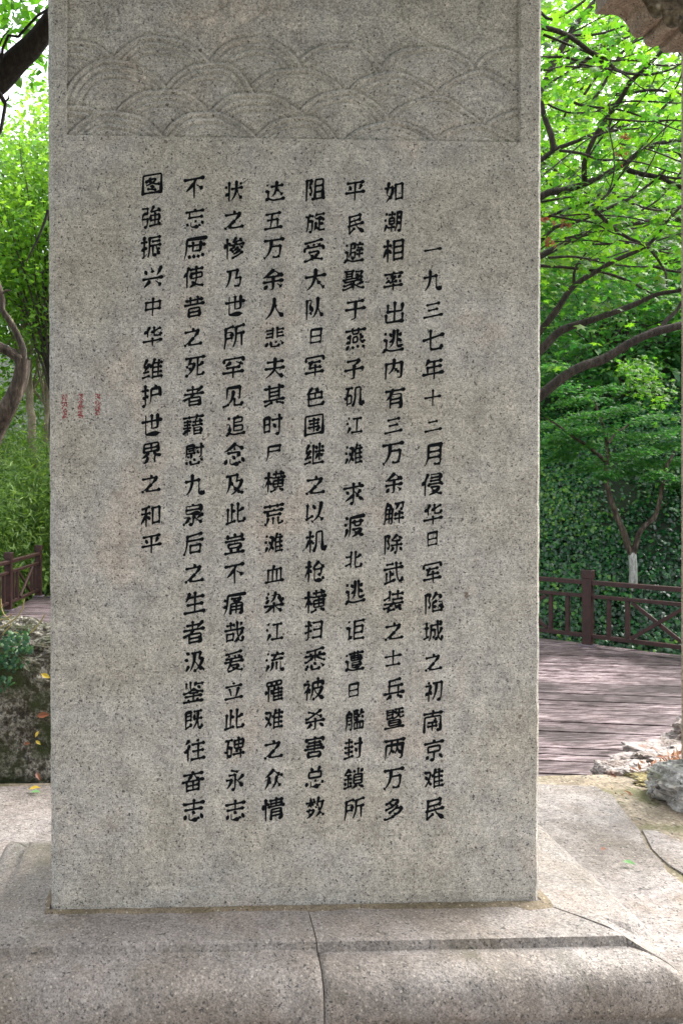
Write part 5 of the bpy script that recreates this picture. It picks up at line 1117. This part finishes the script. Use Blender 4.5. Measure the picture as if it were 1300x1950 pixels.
# bamboo thicket at the left: leaning culms with blade leaves
def bamboo_clump(label, cx, cy, n, h, nl):
    z0 = gz(cx, cy); t = thing('bamboo', label, 'bamboo', (cx, cy, z0), 'bamboo clumps beyond the left railing')
    T = Tubes(); pts = []
    for _ in range(n):
        x = cx + random.gauss(0, .35); y = cy + random.gauss(0, .35); a = random.uniform(0, 6.28); l = random.uniform(.2, .7); hh = h * random.uniform(.7, 1.1)
        p = [Vector((x + math.cos(a) * l * k * k, y + math.sin(a) * l * k * k, z0 + hh * k - .25 * hh * k ** 4 * l)) for k in np.linspace(0, 1, 7)]
        T.add(p, [.011, .011, .01, .009, .008, .006, .003], 5); pts += [q for q in p[1:]]
    T.build('culms', L_BAMBOO, t)['kind'] = 'stuff'
    pa = np.array([tuple(random.choice(pts)) for _ in range(nl)]) + rng.normal(size=(nl, 3)) * np.array([.26, .26, .22])
    head = rng.normal(size=(nl, 3)) * .7 + np.array([0, -.2, -.35])
    leaves('foliage', pa, rng.uniform(.10, .22, nl), rng.normal(size=(nl, 3)) * .6 + np.array([0, -.4, .8]), BLADE, L_BAMBOO, t, head)['kind'] = 'stuff'
for i, (u, Yb, h, lab) in enumerate(((-40, 15.0, 2.6, 'bamboo clump nearest the left edge behind the railing'), (15, 16.0, 3.0, 'bamboo clump above the nearer railing post'), (60, 16.6, 3.2, 'bamboo clump behind the far corner post'), (110, 17.0, 3.4, 'bamboo clump half hidden by the memorial slab'),
        (-10, 18.5, 3.8, 'taller bamboo clump further back at the left edge'), (45, 19.0, 4.0, 'taller bamboo clump in front of the pale trunks'), (95, 18.2, 4.0, 'bamboo clump deep behind the slab edge'))):
    q = P(u, 1000, Y=Yb); bamboo_clump(lab, q.x, q.y, 26, h, 3400)
# ivy hanging over the mossy rock
pos = []
for u, v, w in ((5, 1228, 16), (20, 1240, 12), (8, 1262, 14), (25, 1262, 9), (4, 1300, 10), (-30, 1260, 30), (35, 1215, 12), (50, 1236, 5)):
    for _ in range(60): pos.append(tuple(P(random.gauss(u, w), random.gauss(v, w * .6), Y=random.uniform(4.32, 4.5))))
tag(leaves('creeper', pos, rng.uniform(.02, .04, len(pos)), rng.normal(size=(len(pos), 3)) * .5 + np.array([0, -.8, .6]), IVY, leaf_mat('creeper_leaf', [(0.01, 0.055, 0.025), (0.025, 0.10, 0.04), (0.07, 0.16, 0.04)], .25)), 'green creeper hanging over the mossy rock at the left edge', 'creeper')
T = Tubes()
for pts in ([(0, 1196), (20, 1185), (36, 1172), (44, 1158), (47, 1140)], [(0, 1150), (8, 1170), (14, 1176), (24, 1170)], [(18, 1205), (30, 1204), (52, 1208), (68, 1196), (80, 1180), (86, 1170)], [(2, 1140), (4, 1160)], [(0, 1180), (18, 1178), (22, 1190), (12, 1200), (6, 1208)]):
    pp = px_path(pts, 4.6); p, r = smooth_path(pp, [.004] * len(pp), .03); T.add(p, r, 5)
tag(T.build('dry_twigs', plain('straw_stem', (.33, .27, .10), .7)), 'thin yellow dry twigs sticking up above the mossy rock', 'twigs', kind='stuff')

# fallen leaves
YEL = leaf_mat('yellow_leaf', [(0.55, 0.40, 0.05), (0.65, 0.5, 0.12)], .15); GRN = leaf_mat('fresh_green_leaf', [(0.20, 0.42, 0.16), (0.28, 0.5, 0.22)], .15)
ORG = leaf_mat('orange_leaf', [(0.24, 0.09, 0.045), (0.30, 0.14, 0.07)], .1)
def fallen(u, v, size, mat, label, Y=None, z=None, n=(0, -.3, 1), head=(1, .3, 0)):
    p = P(u, v, Y=Y) if Y else P(u, v, z=z)
    sv = [(-.62, 0, .02), (-.45, .03, .0), (-.25, .2, .03), (.05, .27, .07), (.33, .15, .03), (.55, 0, -.06), (.3, -.13, .04), (.0, -.24, .09), (-.28, -.17, .05), (-.45, -.03, 0), (0, 0, -.02)]
    sf = [(10, i, i + 1) for i in range(9)] + [(10, 9, 0)]; nv = Vector(n).normalized(); h = Vector(head); h = (h - nv * h.dot(nv)).normalized(); w_ = nv.cross(h)
    V = [h * float(a) * size + w_ * float(b) * size + nv * float(c_) * size * 1.5 for a, b, c_ in sv]
    o = mesh_obj('fallen_leaf', V, [tuple(int(i) for i in f) for f in sf], mat); o.location = p; tag(o, label, 'leaf', 'fallen leaves'); return o
fallen(66, 1501, .06, YEL, 'yellow leaf lying at the edge of the left paving slab', z=.02)
fallen(68, 1508, .05, GRN, 'pale green leaf under the yellow leaf on the left paving slab', z=.012, head=(1, 0, 0))
fallen(87, 1287, .055, YEL, 'yellow leaf caught high on the mossy rock', Y=4.36, n=(0, -1, .5), head=(1, 0, -.5))
fallen(71, 1398, .035, YEL, 'small yellow leaf in the middle of the mossy rock', Y=4.34, n=(0, -1, .5), head=(.4, 0, 1))
fallen(73, 1414, .035, YEL, 'small yellow leaf below the middle one on the mossy rock', Y=4.34, n=(0, -1, .5), head=(1, 0, -.8))
fallen(52, 1416, .035, ORG, 'orange leaf left of the small yellow leaf on the mossy rock', Y=4.34, n=(0, -1, .5))
fallen(82, 1362, .07, ORG, 'reddish curled leaf on the mossy rock beside the slab edge', Y=4.34, n=(0, -1, .4))
fallen(73, 1478, .05, ORG, 'orange leaf at the foot of the mossy rock', Y=4.28, n=(0, -1, .6), head=(.5, 0, -1))
fallen(1197, 1643, .05, GRN, 'bright pale green leaf lying alone on the big right paving slab', z=.012, head=(1, -.4, 0))
fallen(1148, 1617, .035, ORG, 'small brown leaf on the big right paving slab', z=.01)
fallen(1297, 1435, .07, ORG, 'orange leaf on the highest pale rock at the right', Y=4.7, n=(0, -1, .8))
pos = []
for u, v, w, h, n, Y in ((1265, 1466, 22, 9, 150, 4.42), (1195, 1520, 16, 7, 70, 4.12), (1215, 1535, 8, 4, 40, 4.05), (1285, 1450, 14, 8, 70, 4.55), (1190, 1480, 20, 8, 40, 4.4)):
    for _ in range(n):
        a = random.gauss(u, w); b = random.gauss(v, h); pos.append(tuple(P(a, b, Y=Y + random.uniform(-.1, .1))))
LIT = (np.array([(-.5, 0, 0), (0, .12, .06), (.5, 0, -.05), (0, -.12, .06)], np.float32), np.array([(0, 2, 1), (0, 3, 2)]))
tag(leaves('leaf_litter', pos, rng.uniform(.03, .08, len(pos)), rng.normal(size=(len(pos), 3)) * .4 + np.array([0, -.5, .9]), LIT, L_DRY), 'reddish brown leaf litter caught between the rocks at the right', 'leaf litter', kind='stuff')
